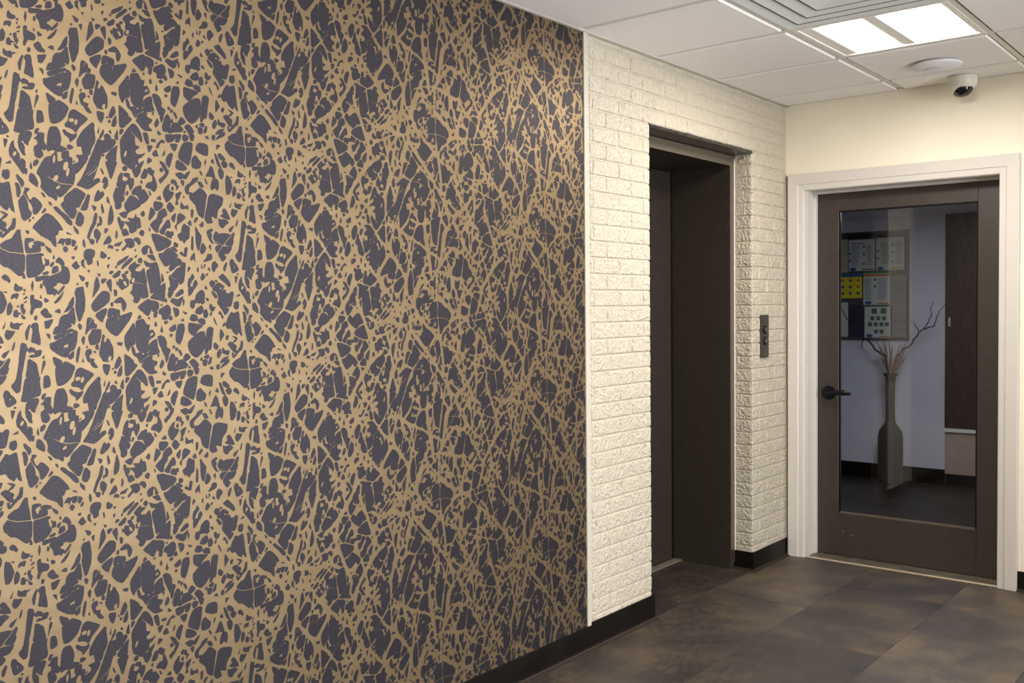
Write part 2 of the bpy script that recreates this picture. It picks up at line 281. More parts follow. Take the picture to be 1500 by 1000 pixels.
# wallpaper repeat: outlines in tenths of a millimetre (along the wall, up) from the repeat corner
DARK_PATCHES = [
[6097,3194,6112,3329,6228,3357,6243,3216,6176,3149],
[161,6347,207,6319,300,6216,313,6137,272,6077,227,6177,167,6284],
[124,6152,179,6149,238,6002,194,5830,156,5851,144,5994],
[192,5726,299,5879,361,5820,410,5565,472,5489,454,5407,323,5294,268,5330,225,5488],
[351,6060,446,6036,364,5949,439,5777,546,5842,617,5808,736,5670,576,5456,536,5477,516,5622,470,5715,393,5822,315,5912,341,5995],
[299,139,403,165,384,35,337,70],
[471,6377,504,6413,583,6356,644,6199,633,6109,562,6160,460,6247],
[713,2,634,92,737,297,856,473,989,521,1041,576,1110,666,1124,569,1138,455,1256,468,1260,650,1414,701,1427,553,1495,544,1491,394,1568,369,1551,50,1513,-96,1425,-196,1267,-375,1165,-433,1091,-390,1105,-471,1079,-523,997,-463,915,-437,818,-347,723,-225,742,-142],
[1616,-112,1724,32,1853,298,2003,651,2154,1008,2210,1100,2243,1020,2276,870,2253,697,2176,467,2042,113,1930,-134,1876,-181,1719,-136],
[1946,6183,2040,6378,2184,6451,2201,6393,2092,6315],
[2055,5921,2159,6159,2211,6095,2266,6126,2301,6094,2244,5987,2098,5882],
[1289,5827,1300,5928,1545,6140,1648,6132,1811,6028,1710,5843,1654,5713,1550,5680,1582,5582,1483,5408,1374,5501,1210,5722],
[1889,6018,1924,5995,1864,5720,1836,5650,1722,5634,1705,5666,1797,5850],
[1651,5578,1753,5476,1741,5340,1677,5235,1608,5248,1566,5296,1586,5415],
[1024,5642,1066,5662,1189,5571,1372,5434,1462,5281,1410,5253,1203,5456],
[1487,5233,1605,5130,1620,5039,1585,5045,1519,5142],
[511,5143,703,5358,804,5471,887,5476,1034,5379,1164,5222,1220,5118,1135,5105,1091,5003,1040,4967,1037,4885,1049,4704,1000,4735,920,4846,839,4892,693,4966,598,5059],
[720,5987,784,5951,815,5889,790,5878],
[895,5780,936,5767,967,5704,942,5694],
[723,5482,791,5601,832,5587,798,5528],
[410,5259,427,5316,467,5311],
[492,5337,526,5387,541,5364],
[6011,2136,6103,2142,6148,2081,6115,2016,6160,1955,6097,1928,6069,2013],
[6307,2218,6362,2238,6333,2012,6238,1959,6094,1809,6032,1782,6005,1915,6051,1901,6064,1839,6207,1989,6288,2106],
[6018,2390,6109,2364,6185,2314,6106,2237,6012,2176,6075,2251,6123,2318],
[-240,4697,-138,4781,19,4852,134,5034,198,5053,209,4909,236,4718,255,4517,42,4510,-67,4545,-189,4588,-241,4649],
[319,4850,495,4859,527,4828,381,4773,393,4644,473,4631,500,4713,653,4695,658,4573,519,4543,342,4521],
[509,4778,624,4816,737,4780,777,4725,686,4705,573,4716],
[340,5045,388,5047,411,4992,370,4982],
[2073,5582,2099,5550,2067,5343,1936,5098,1879,4925,1853,4958,1921,5182,1996,5339],
[2170,5520,2231,5456,2218,5301,2137,5279,2117,5227,2111,5312,2174,5350],
[2025,5102,2081,5182,2177,5093,2146,4938,2057,4951,2032,5035],
[1897,4926,2020,4898,1991,4794,1912,4842],
[2092,4935,2128,4937,2090,4833,2072,4849],
[1101,4772,1189,4892,1256,4879,1201,4727,1186,4792],
[1273,4896,1427,4903,1389,4768,1304,4764],
[1461,4888,1546,4842,1508,4740,1448,4737],
[1234,4678,1286,4714,1343,4649,1291,4581,1241,4612],
[1507,4673,1578,4743,1558,4658,1506,4639],
[1424,4460,1510,4480,1474,4411],
[2376,548,2659,570,2590,356,2492,131,2450,273],
[2292,86,2348,160,2410,97,2397,-59,2322,-151,2287,-86,2335,4,2271,-1],
[2266,6143,2301,6094,2263,6023],
[2734,249,2810,309,2806,152,2879,98,2900,178,2997,292,3031,173,3098,197,3114,58,3015,-126,2990,12,2913,-47,2855,-140,2871,-243,2797,-197,2707,-83,2663,-18,2684,88],
[2846,260,2885,307,3016,294,2901,222],
[2563,6030,2604,6172,2643,6261,2724,6199,2832,6052,2839,5965,2801,5927,2718,5938,2624,5897,2588,5911],
[2605,5878,2754,5898,2751,5802,2685,5728,2620,5740],
[2910,6180,2958,6202,2956,6132,2917,6085],
[2863,5810,2875,5881,3021,6085,3190,6028,3292,5895,3281,5859,3184,5781,2973,5678,2933,5606,2917,5692,2880,5742],
[3080,6195,3178,6317,3323,6365,3330,6260,3407,6275,3482,6175,3528,6090,3379,5937,3302,5913,3248,6068,3173,6132,3078,6133],
[3458,27,3548,133,3646,151,3670,341,3726,221,3771,46,3689,-86,3640,-72,3602,-31,3486,-6],
[3102,355,3113,426,3323,430,3194,233],
[3328,237,3440,460,3497,430,3494,306,3434,229],
[3575,438,3702,451,3670,323,3592,333],
[3306,129,3355,168,3343,79],
[3903,166,3926,312,4006,302,4029,412,4131,512,4109,420,3984,245],
[3543,6269,3608,6168,3559,6155],
[3956,6251,4040,6402,4153,6494,4119,6373,4148,6303,4259,6276,4195,6144,4050,6006,3993,6110],
[4206,248,4278,282,4244,161,4204,157],
[4286,201,4328,260,4366,136,4304,121],
[4211,67,4242,88,4250,-20,4200,-6],
[4355,126,4426,105,4342,6],
[4319,6227,4484,6304,4419,6144,4376,6086,4384,5977,4312,5971,4356,6102],
[4481,256,4585,275,4550,125],
[4332,442,4383,447,4476,474,4558,428,4535,334,4452,308],
[4609,433,4768,540,4659,346,4607,341],
[4611,48,4654,143,4782,228,4868,347,5017,389,4973,302,4758,134,4714,20,4733,-52,4680,-84,4620,-7],
[5004,286,5100,276,5182,153,5096,146,5034,214],
[3753,6073,3864,6153,3881,6047],
[3692,5987,3771,5984,3890,5976,3938,5925,3846,5811,3765,5760,3688,5826],
[4058,5898,4141,6004,4269,5868,4165,5752,4086,5828],
[3547,5647,3590,5828,3667,5780,3705,5693,3543,5504,3528,5530],
[3569,5381,3760,5553,3803,5700,3966,5828,4044,5734,4031,5643,3920,5582,3898,5490,3815,5377,3771,5195,3693,5227],
[4181,5598,4307,5734,4260,5485],
[4365,5610,4429,5733,4592,5643,4486,5526,4340,5426,4316,5279,4288,5368,4362,5482],
[4464,5891,4488,6030,4568,5935,4683,5962,4680,5815,4661,5887,4536,5869],
[3831,5216,3914,5329,4079,5538,4128,5468,4135,5341,4033,5318,3992,5261,3949,5150,3850,5181],
[3999,5153,4051,5228,4151,5197,4168,5062,4009,5117],
[4173,5235,4233,5220,4221,5128,4181,5144],
[3245,5149,3323,5224,3380,5174,3358,5084,3300,5082],
[3295,5647,3374,5724,3402,5690,3390,5601,3351,5580],
[2709,5608,2803,5649,2907,5665,2875,5514,2782,5543],
[2660,5483,2707,5512,2742,5419,2816,5423,2814,5336,2775,5264,2773,5177,2737,5227],
[2853,5408,3004,5417,2931,5518,3101,5511,3161,5621,3178,5534,3156,5427,3170,5234,3035,5138,2979,5170,2963,5292],
[3187,5534,3263,5522,3287,5311,3209,5271,3202,5377,3175,5428],
[2772,5159,2868,5234,2949,5099,2807,5057],
[2400,5346,2494,5818,2541,5510,2463,5333],
[4554,6209,4585,6194,4563,6155],
[3519,5306,3557,5255,3536,5200],
[2268,4806,2344,4947,2419,5020,2471,4919,2396,4846,2323,4826],
[2375,4725,2395,4795,2504,4782,2502,4704,2448,4728],
[2550,4784,2579,4837,2672,4859,2766,4915,2689,4790,2596,4786],
[2832,4936,2918,4975,3049,4963,3093,4825,3006,4759,2894,4781,2865,4745,2779,4671,2761,4697,2876,4815,2869,4902],
[3087,4965,3165,5022,3241,4990,3277,4903,3218,4848,3172,4916],
[2576,4698,2668,4685,2612,4656],
[3099,4666,3139,4730,3137,4685],
[3300,4692,3351,4782,3468,4832,3506,4789,3466,4752,3444,4626,3346,4605],
[3527,4825,3620,4632,3541,4630,3534,4736],
[3452,4573,3619,4588,3684,4455,3576,4470],
[3592,5114,3730,5130,3947,5069,4146,4979,4113,4868,3920,4752,3759,4700,3675,4885],
[3787,4612,3917,4652,4060,4776,4141,4761,4221,4700,4341,4604,4298,4548,4009,4311,3891,4390],
[4142,4815,4244,4819,4343,4714,4262,4711],
[4236,4910,4288,4949,4358,4897,4336,4832,4244,4847],
[4404,4679,4466,4700,4506,4647,4548,4666,4573,4815,4635,4817,4598,4595,4526,4601],
[4732,4525,4820,4658,4862,4678,4868,4455,4827,4528,4753,4489],
[2611,4283,2660,4389,2944,4538,2848,4429],
[2739,4199,2769,4287,2961,4468,3028,4488,3017,4435],
[2396,4104,2470,4149,2506,4124,2431,4062],
[2494,4003,2654,4145,2691,4128,2661,4040,2530,3969],
[2359,4466,2433,4494,2386,4441],
[2191,4614,2228,4616,2334,4534,2260,4471,2188,4477],
[2346,4276,2401,4312,2362,4207],
[2556,4264,2602,4265,2582,4213],
[3095,4507,3173,4572,3143,4509],
[2927,4239,3111,4402,3129,4332,3263,4327,3126,4244,3105,4155,3258,4141,3347,4232,3373,4108,3415,3832,3308,3840,3136,3873,2964,3835,2967,3923,3024,3942,2988,4029,3009,4118],
[2959,3607,3016,3642,3039,3792,3136,3846,3279,3813,3265,3644,3234,3466,3123,3333,3038,3378,3069,3484],
[3307,3804,3404,3797,3455,3520,3396,3484,3276,3457,3290,3644],
[3189,4440,3267,4504,3313,4426,3264,4371,3206,4387],
[3362,4445,3419,4394,3554,4362,3712,4393,3768,4242,3810,3937,3796,3774,3654,3629,3535,3592,3501,3789,3448,4002,3432,4162,3532,4236,3494,4289,3416,4305],
[3854,4118,3892,4046,3920,3938,3858,3865],
[3522,3467,3633,3575,3815,3756,3948,3857,3943,3649,3896,3377,3807,3404,3591,3449],
[2745,4060,2801,4078,2865,4009,2817,3965,2753,3990],
[2658,3936,2760,3920,2817,3974,2892,3940,2917,3835,2887,3764,2792,3711,2735,3675,2654,3762],
[2821,4131,2916,4151,2896,4098,2839,4088],
[2583,3883,2637,3849,2608,3779],
[2317,3844,2410,3932,2445,3881,2429,3603,2386,3707],
[2192,3928,2319,3930,2244,3843,2189,3825],
[1907,3259,2018,3430,2202,3619,2311,3620,2391,3551,2369,3396,2266,3292,2193,3241,2156,3207,2028,3122,1975,3140],
[2514,3361,2674,3474,2784,3395,2829,3308,2817,3220,2759,3115,2724,3221,2708,3343,2560,3335],
[2513,3673,2586,3639,2574,3517,2528,3517],
[2413,3326,2468,3344,2466,3257,2429,3248],
[4088,4232,4131,4342,4256,4473,4359,4531,4460,4443,4438,4369,4293,4310,4127,4178],
[4458,4351,4501,4417,4572,4373,4510,3929,4394,3836,4376,3945,4377,4221],
[4165,4088,4248,4163,4357,4275,4351,4018,4264,3980,4204,4034],
[4072,4013,4124,4069,4204,4016,4346,3963,4331,3798,4216,3669,4063,3631,4055,3722,4117,3759,4100,3905],
[4052,3610,4194,3618,4069,3459,4040,3522],
[4253,3523,4442,3698,4492,3634,4460,3579,4294,3505],
[4107,3377,4170,3450,4332,3413,4479,3515,4413,3321,4349,3239,4227,3285],
[4488,3450,4517,3358,4483,3229],
[3926,3395,3968,3449,3996,3377,3965,3350],
[3804,3269,3864,3305,3843,3250],
[4005,4157,4076,4150,4014,4121],
[4640,4171,4665,4320,4726,4266],
[4667,3969,4741,4025,4775,4119,4826,4027,4739,3914,4672,3765,4641,3765],
[4797,3729,4822,3878,4887,3944,4928,3861,4850,3730],
[4650,3691,4714,3766,4818,3711,4667,3524],
[-266,4585,-175,4554,-67,4513,41,4482,278,4486,286,4333,275,4099,203,4073,258,4050,279,3921,247,3929,241,3993,161,3984,30,4085,-92,4178,-184,4192,-274,4284,-334,4346,-361,4471],
[357,4465,486,4485,681,4517,746,4486,679,4443,707,4264,756,4233,737,4150,586,4000,407,3948,352,3979,342,4206],
[784,4709,914,4632,921,4550,863,4581],
[761,4430,791,4316,772,4250,838,4235,873,4318,842,4399,825,4366],
[888,4236,973,4329,989,4305,937,4213],
[967,4403,985,4487,1009,4421],
[1032,4339,1109,4433,1176,4394,1241,4296,1214,4245,1156,4269,1123,4309],
[941,4056,969,4189,1070,4225,1084,4117],
[702,4051,834,4095,850,4071,816,4029,717,4027],
[535,3901,569,3959,831,3988,856,3964,730,3896,566,3853],
[721,3855,864,3956,965,4007,1168,4094,1180,4219,1306,4198,1355,4099,1360,3965,1314,3831,1211,3804,1128,3845,1077,3827,1010,3843,1043,3794,940,3702,1022,3653,1055,3612,968,3512,953,3561,820,3561,791,3692,728,3790],
[643,3691,662,3805,694,3757,676,3691],
[1061,3554,1218,3746,1226,3721,1087,3562],
[980,3338,1101,3479,1214,3604,1152,3479,1014,3338],
[1746,4547,1784,4633,1908,4672,2022,4625,2011,4539,1955,4435,1943,4333,1845,4296,1813,4397,1761,4446],
[1671,4325,1708,4411,1751,4395,1732,4310,1772,4193,1704,4242],
[1496,3598,1550,3691,1655,3717,1690,3726,1729,3514,1732,3294,1711,3159,1618,2923,1582,2890,1534,3059,1504,3228,1526,3430],
[1602,4020,1749,3947,1694,3878],
[1763,3820,1834,3872,1813,3719],
[1536,3783,1589,3834,1570,3784],
[1833,4143,1877,4153,1858,4093],
[2030,3909,2068,3978,2118,3824,2115,3722,2004,3567,1948,3464,1979,3635],
[2088,4064,2168,4048,2122,3996],
[1442,3497,1446,3312,1392,3228,1262,3129,1218,3104,1298,3229,1388,3396],
[411,3494,476,3518,490,3429,651,3364,674,3298,631,3233,501,3217,416,3055,401,3104,420,3234],
[734,3429,768,3446,832,3388,749,3347],
[639,3527,669,3445,637,3462],
[5922,536,5968,521,6013,489,6100,299,6066,155,6016,44,5924,30,5901,315],
[43,3669,70,3798,115,3734,225,3687,176,3638,81,3629],
[-42,3429,-16,3525,79,3557,126,3541,83,3429,38,3477],
[6120,155,6185,267,6236,155,6201,11,6123,-20],
[166,3252,199,3316,238,3300,229,3235,274,3154,240,3057,180,3187],
[239,3332,312,3388,303,3356],
[242,3429,307,3494,330,3461],
[237,3558,269,3574,252,3518],
[239,3639,288,3671,278,3607],
[79,3252,119,3284,118,3236],
[6023,854,6086,911,6147,873,6198,778,6190,738,6129,785,6083,792],
[6029,521,6121,514,6113,490],
[1113,2947,1174,3013,1311,3061,1399,3178,1444,3228,1465,3060,1478,2891,1441,2808,1408,2842,1356,2826,1389,2775,1233,2678,1045,2608,936,2578,981,2734,1066,2773],
[951,2519,1044,2566,1266,2652,1370,2692,1438,2673,1299,2610,1110,2498,974,2452],
[846,2340,956,2386,1109,2456,1316,2584,1401,2582,1455,2656,1523,2604,1481,2318,1426,2202,1321,2139,1250,2017,1115,2048,950,2154,860,2241],
[1284,2007,1337,2072,1425,2152,1403,2001,1334,1962],
[644,3118,745,3199,793,3166,833,3083,898,3033,880,3000,740,2994],
[728,2879,803,2902,928,2933,832,2754,782,2730,746,2739],
[260,2620,361,2812,377,2804,323,2586,304,2465,280,2474],
[400,2763,458,2843,540,2850,568,2677,608,2349,463,2395,399,2421,435,2583,447,2713],
[10,3028,21,3140,69,3164,106,3107,177,3090,106,3075,96,3019],
[176,3058,270,2992,253,2952,190,2993],
[477,2940,512,3030,552,3005,526,2932],
[-82,2805,-56,2893,-3,2836,76,2858,131,2841,219,2864,122,2801,104,2721,-21,2748],
[6064,5868,6098,5971,6174,5937,6268,5943,6235,5863,6131,5754,6077,5788],
[6006,6013,6087,6171,6037,6028],
[157,2332,182,2388,253,2361,283,2295,313,2213,256,2183,228,2022,174,1782,138,1606,126,1461,97,1269,33,1225,2,1243,-88,1394,9,1501,61,1691,98,1915],
[330,2228,379,2275,475,2239,490,2190,604,2201,628,2168,568,2064,405,2054,341,2065,390,2096,471,2092,473,2158,409,2177,344,2163],
[257,1599,286,1776,323,1985,387,1966,497,1862,526,1697,547,1597,441,1563,312,1579],
[130,1023,184,1263,239,1535,392,1541,506,1559,571,1563,558,1384,586,1201,543,1122,396,1084,265,1005],
[648,2019,699,2082,681,2001],
[605,1627,642,1789,679,1952,720,1917,675,1787],
[913,2023,1078,1941,1119,1897,974,1796],
[963,1689,990,1771,1161,1870,1246,1883,1432,1764,1412,1664,1286,1453,1130,1345,1012,1337,989,1405,968,1572],
[1443,1527,1499,1676,1604,1721,1795,1626,1917,1550,1862,1485,1717,1340,1608,1178,1565,1232,1471,1272,1368,1296,1352,1347,1423,1410],
[5863,5239,5924,5252,6016,5232,6127,5307,6141,5274,6098,5116,6105,5067,6071,4957,5916,4950,5856,4986],
[5981,5361,6021,5423,6140,5514,6019,5327],
[1793,2920,1846,2962,1934,2918,1967,2815,2020,2797,2009,2711,1875,2697,1785,2614,1739,2547,1770,2717],
[1816,2477,1890,2594,1910,2662,2124,2657,2130,2554,2080,2349,1936,2303,1865,2296],
[1631,2415,1677,2507,1711,2463,1671,2295],
[1480,1947,1548,2232,1582,2213,1512,1870],
[1634,1872,1654,1956,1669,1870],
[1728,2106,1791,2171,1870,2160,1859,2066,1805,2034,1821,1948,1801,1864,1751,1969],
[1838,1931,1944,1926,1925,1858,2028,1715,1939,1720,1870,1792],
[1987,2198,2007,2283,2060,2272,2048,2161],
[1739,2207,1785,2274,1775,2223],
[1931,2114,1985,2129,1984,2078],
[2017,3045,2190,3155,2300,3189,2279,3068,2222,2965,2183,2854,2060,2959],
[2193,2535,2228,2499,2308,2428,2370,2357,2439,2198,2444,2007,2413,1869,2360,1976,2323,1960,2339,1855,2194,1862,2159,1916,2091,2056,2132,2261],
[2331,2998,2373,3188,2556,3169,2647,3134,2635,3029,2478,3014,2443,3058,2423,2997],
[2281,2792,2339,2946,2459,2979,2588,2986,2775,3028,2984,3087,2923,2920,2806,2764,2633,2558,2539,2499,2430,2563,2305,2688],
[2790,2484,2877,2604,3034,2813,3058,2635,3040,2441,3049,2264,2963,2249,2894,2163,2865,2103,2801,2202,2777,2343],
[3111,2864,3304,2906,3379,2771,3475,2751,3452,2608,3551,2624,3616,2478,3446,2357,3423,2215,3440,2107,3361,2038,3206,2063,3113,2155,3089,2333,3074,2511,3093,2723],
[3461,2178,3483,2267,3663,2369,3688,2187,3733,2023,3634,1991,3476,1962,3447,1981,3418,2000,3455,2070],
[2981,2231,3036,2123,3090,2014,3206,2054,3360,2029,3417,1964,3199,1769,3126,1906,3014,2000,2960,2143],
[3236,1705,3436,1928,3533,1923,3551,1833,3668,1773,3626,1667,3584,1597,3661,1502,3621,1486,3444,1479,3311,1612],
[3745,1679,3828,1819,3867,1763,3844,1655,3763,1605],
[3673,1989,3732,1969,3710,1897],
[3713,2421,3784,2464,3902,2398,3959,2268,3937,2178,3996,2121,4056,2083,4012,1957,3911,1925,3834,2073,3759,2239],
[3910,1888,4011,1920,3946,1741],
[3985,1666,4050,1864,4114,1971,4194,1912,4211,1765,4188,1674,4062,1516,3992,1556],
[4103,1532,4228,1654,4293,1761,4417,1792,4499,1732,4580,1654,4516,1583,4287,1540,4184,1500],
[4460,1845,4545,1952,4659,1873,4604,1801,4457,1753],
[4233,1855,4275,1872,4282,1761,4242,1782],
[3168,3218,3315,3342,3472,3422,3509,3324,3514,3127,3463,3020,3404,3011,3309,3093],
[3546,3216,3521,3395,3745,3323,3722,3161,3622,3108,3573,3126],
[3611,3072,3710,3107,3677,2954,3608,2964],
[3759,3052,3781,3160,3902,3214,4024,3268,4083,3195,4100,3085,4037,2976,3985,2895,3855,2906,3837,3015],
[4046,2940,4118,2994,4136,2884,4055,2885],
[4184,3194,4265,3184,4346,3119,4323,3010,4240,2965,4212,3066],
[3132,2917,3192,3014,3257,2951],
[3432,2948,3481,2957,3479,2903],
[3623,2784,3664,2837,3681,2729,3641,2712],
[3902,2815,3953,2850,4023,2831,3941,2769],
[4401,2861,4475,2906,4484,2842],
[4059,2648,4234,2745,4232,2626,4149,2573,4078,2584],
[4055,2466,4107,2510,4136,2464,4094,2428],
[4316,2725,4481,2749,4488,2583,4409,2327,4345,2219,4235,2351],
[4634,2580,4638,2765,4795,2762,5071,2701,4919,2591,4788,2446,4684,2504],
[4683,2875,4738,3005,4885,2984,4904,2872,4797,2836],
[4925,2853,5032,2898,5139,2850,5136,2737,4966,2787],
[4300,2073,4361,2052,4410,1940,4378,1904],
[4139,2189,4210,2168,4158,2097],
[4220,2131,4301,2110,4228,2039],
[4644,1725,4751,1795,4834,1735,4917,1618,4788,1559],
[4767,1551,4915,1534,4890,1395,4826,1380],
[4589,1579,4642,1614,4661,1557],
[4564,1432,4618,1503,4723,1479,4720,1386,4614,1336],
[4353,1297,4365,1370,4469,1364,4405,1275],
[2768,2010,2972,1860,3008,1770,3102,1712,2945,1543,2830,1461,2774,1500,2772,1781],
[2482,1691,2561,1897,2618,1955,2661,1840,2612,1737,2518,1663],
[2560,1512,2630,1684,2668,1734,2683,1593,2643,1473,2568,1459],
[2460,1571,2498,1612,2525,1567,2478,1535],
[2407,1661,2444,1676,2453,1641],
[2173,1742,2210,1775,2346,1751,2334,1647,2276,1512,2205,1585],
[2783,1112,2921,1350,3000,1451,3157,1602,3307,1451,3379,1213,3358,1161,3264,1257,3168,1281,3182,1066,3297,1022,3197,922,3215,849,3331,823,3449,885,3349,767,3250,721,3247,579,3169,550,3147,444,3032,437,2938,499,2827,579,2792,706,2788,935],
[2226,978,2246,1046,2356,1072,2350,1195,2415,1242,2506,1201,2532,1112,2625,1123,2632,1035,2498,870,2348,777,2256,750,2213,840],
[2381,635,2421,737,2686,978,2653,770,2631,614,2509,580],
[2264,697,2338,735,2309,668],
[2627,1211,2706,1381,2709,1152,2662,1138],
[2769,1271,2782,1411,2866,1406,2846,1337],
[2472,1308,2510,1358,2536,1269],
[2209,1048,2250,1202,2345,1351,2324,1249,2247,1115],
[2178,1241,2228,1411,2196,1240],
[3422,1390,3521,1402,3564,1165,3533,1122,3458,1244],
[3532,1077,3671,1086,3588,947,3558,931],
[3676,904,3768,988,3796,932,3825,857,3704,839],
[3789,1059,3853,1200,3976,1284,4035,1225,3913,1215,3830,1075],
[3945,848,4040,1023,4017,915],
[4197,1205,4393,1211,4316,1032,4246,1101],
[4437,884,4548,1210,4655,1297,4846,1313,4841,1136,4747,731,4663,728],
[4347,614,4393,795,4640,664,4659,588,4491,546],
[4064,765,4129,907,4232,964,4251,898,4207,754,4141,585,4072,673],
[3881,725,3981,680,4079,526,4077,453,3887,141,3849,235,3952,299,4036,438,3978,534],
[3866,507,3917,540,3966,480,3905,440],
[4529,395,4634,423,4590,315],
[3134,303,3246,543,3424,671,3342,517,3181,245],
[3518,483,3617,511,3634,401,3554,354],
[2823,438,2919,500,2936,392,2840,366],
[5987,4451,6013,4529,6067,4549,6120,4490,6134,4424,6101,4347,6147,4311,6158,4439,6211,4386,6255,4254,6081,4172,6036,4240,6008,4354],
[6148,4070,6226,4063,6167,3883],
[6213,4169,6268,4140,6228,4119],
[5875,3982,5890,3981,5972,3893,5932,3817,5887,3853],
[7,565,51,723,100,799,112,652,158,583,227,463,231,316,245,249,281,376,313,373,360,319,348,189,304,39,243,152,165,241,27,434],
[264,964,395,1051,524,1033,496,896,437,786,451,728,356,777,325,829,275,784,322,731,352,647,342,550,372,481,316,503,240,641,219,756,229,853],
[607,1068,658,1146,708,1151,681,1079,622,1017],
[586,889,670,964,672,1030,755,1056,820,1035,816,853,880,748,811,654,745,693,776,591,782,524,706,457,608,491,602,558,587,625,597,707,682,782,651,883],
[679,1293,685,1556,785,1567,821,1366,795,1326],
[898,796,939,1109,1009,1229,1111,1238,1169,1200,1232,986,1202,821,1269,781,1371,756,1232,667,1012,686,910,645,879,715],
[1390,822,1443,860,1537,810,1475,764,1414,744],
[1296,1183,1331,1206,1398,1142,1536,1115,1633,1150,1587,1043,1454,935,1447,1020,1346,1095],
[1645,920,1656,1004,1821,1265,2040,1465,2084,1437,2072,1317,2103,1125,2082,1006,1988,824,1948,673,1788,669,1773,773,1740,853,1652,851],
[1610,608,1894,643,1891,557,1799,411,1599,175,1548,214,1570,399,1659,442,1679,542],
[554,283,572,347,639,406,679,385,653,306,569,248],
[471,226,490,339,518,188,494,174],
[1519,438,1573,492,1536,428],
[4753,6244,4775,6320,4880,6310,5074,6466,5263,6305,5237,6116,5188,5831,5151,5661,4994,5762,4936,5981,4771,6135],
[4364,5154,4479,5233,4503,5381,4567,5458,4608,5424,4711,5374,4694,5097,4598,5018,4555,4943,4474,5031,4442,4993],
[4672,5483,4757,5562,4775,5433,4713,5448],
[4911,5404,4982,5278,5075,5152,5061,5003,4991,4757,4931,4904,4916,5163],
[4800,5157,4829,5066,4812,4769,4760,4804,4774,4952],
[5044,4741,5124,4968,5208,4859,5183,4746,5096,4677],
[5205,5664,5288,5988,5337,6236,5415,6317,5502,6324,5765,6270,5785,6196,5749,6060,5647,5939,5600,5841,5575,5679,5444,5717,5400,5677,5440,5548,5288,5529,5236,5591],
[5709,5754,5798,5798,5779,5910,5846,5953,5976,5771,6008,5678,5863,5688],
[5652,5674,5706,5640,5862,5649,5961,5579,5859,5516,5779,5426,5680,5467],
[5272,5294,5393,5366,5446,5341,5369,5280,5411,5207,5386,5093,5470,4955,5384,5017,5291,5182],
[5475,5154,5544,5299,5652,5229,5697,5260,5964,5254,5985,5160,5801,4960,5756,4920,5516,5023],
[5522,4834,5579,4913,5755,4901,5596,4724],
[5628,4687,5777,4898,6046,4909,6022,4816,5907,4716,5795,4693,5860,4600,5746,4491,5681,4575],
[5244,4579,5268,4655,5376,4668,5407,4604,5373,4527,5134,4463],
[5400,4283,5425,4434,5502,4465,5588,4363,5520,4286,5452,4189],
[5258,4260,5302,4299,5344,4206],
[5154,4389,5196,4371,5150,4258],
[5068,4405,5097,4275,5066,4293],
[4702,3246,4726,3376,4853,3413,4899,3562,5062,3675,5135,3601,5131,3432,5043,3338,4851,3329,4817,3227,4763,3181],
[4845,3059,4911,3171,5041,3245,5102,3132,5014,3030],
[5101,3057,5189,3159,5241,3055,5216,2943,5119,2925],
[5614,4050,5737,4119,5803,4082,5977,3875,5953,3788,5821,3892],
[5314,3866,5381,3942,5489,3887,5443,3811,5398,3763],
[5468,3944,5534,3954,5577,3907],
[5408,3697,5487,3811,5621,3879,5784,3767,5705,3680,5816,3691,5836,3605,5948,3586,6017,3635,6073,3606,6034,3394,5985,3240,5827,3212,5916,3164,5892,3087,5789,2992,5714,3127,5563,3318,5589,3470,5548,3622],
[5374,3640,5439,3622,5545,3489,5479,3470],
[5037,3993,5094,4144,5147,4108,5167,4033,5079,3947],
[5201,4109,5266,4148,5243,4072],
[5185,3451,5261,3451,5270,3385,5206,3413],
[5298,3206,5322,3291,5365,3272,5407,3205,5473,3224,5416,3110,5340,3121],
[5304,2979,5339,3073,5371,3054,5336,2979],
[5053,3320,5130,3395,5151,3357,5074,3291],
[5589,3014,5613,3099,5732,2936,5708,2888,5656,3013],
[5863,2838,5934,2972,6003,3057,6093,3027,6231,3074,6262,2909,6311,2539,6330,2383,6263,2463,6218,2503,6171,2426,6081,2487,5971,2625,5880,2607,5815,2705],
[5703,2669,5773,2782,5793,2705],
[4612,2135,4626,2265,4787,2408,4959,2516,5110,2531,5136,2266,5099,2080,4988,1934,4837,1847,4692,1946,4652,2022],
[4833,780,4879,927,4965,977,5049,877,5112,816,5087,685,4957,639,4851,666],
[4969,1146,5016,1293,5146,1342,5319,1313,5337,1141,5312,1029,5182,1038,5075,1083],
[5323,553,5437,754,5521,575,5549,343,5452,466,5277,462],
[4060,1425,4265,1459,4514,1491,4468,1327,4384,1286,4345,1389,4261,1293,4117,1247],
[5507,1835,5532,1968,5622,2041,5642,1944,5572,1794],
[5477,1513,5501,1607,5578,1603,5542,1471],
[5590,1641,5682,1751,5885,1819,5770,1709],
[5587,1498,5678,1598,5883,1742,5881,1665],
[5870,2166,5962,2220,6095,2119,6068,1927,5980,2027],
[5686,1942,5700,2076,5754,1997,5911,1972,5863,1877],
[5139,1946,5157,2266,5208,2585,5274,2649,5393,2618,5341,2260,5303,2034,5238,2046,5182,1935],
[5093,1835,5159,1889,5245,1885,5211,1783],
[5047,1724,5113,1768,5188,1736,5152,1606,5066,1620],
[5218,1622,5288,1826,5331,1805,5306,1674],
[4963,1766,5029,1838,5027,1744],
[5556,1108,5610,1066,5726,789,5770,748,5659,794],
[5667,1101,5756,1114,5877,1010,5864,934,5709,1002],
[5773,882,5931,910,5940,793,5838,762],
[5667,659,5747,730,5833,570,5762,421,5708,483],
[5420,174,5479,368,5622,400,5662,233,5615,97,5551,167,5440,101],
[5648,2587,5625,2554,5615,2314,5608,2257,5722,2394,5743,2435],
[5427,2849,5494,2734,5524,2704,5448,2887,5427,2921],
[2249,5806,2228,5800,2247,5574,2254,5620,2260,5604,2294,5616],
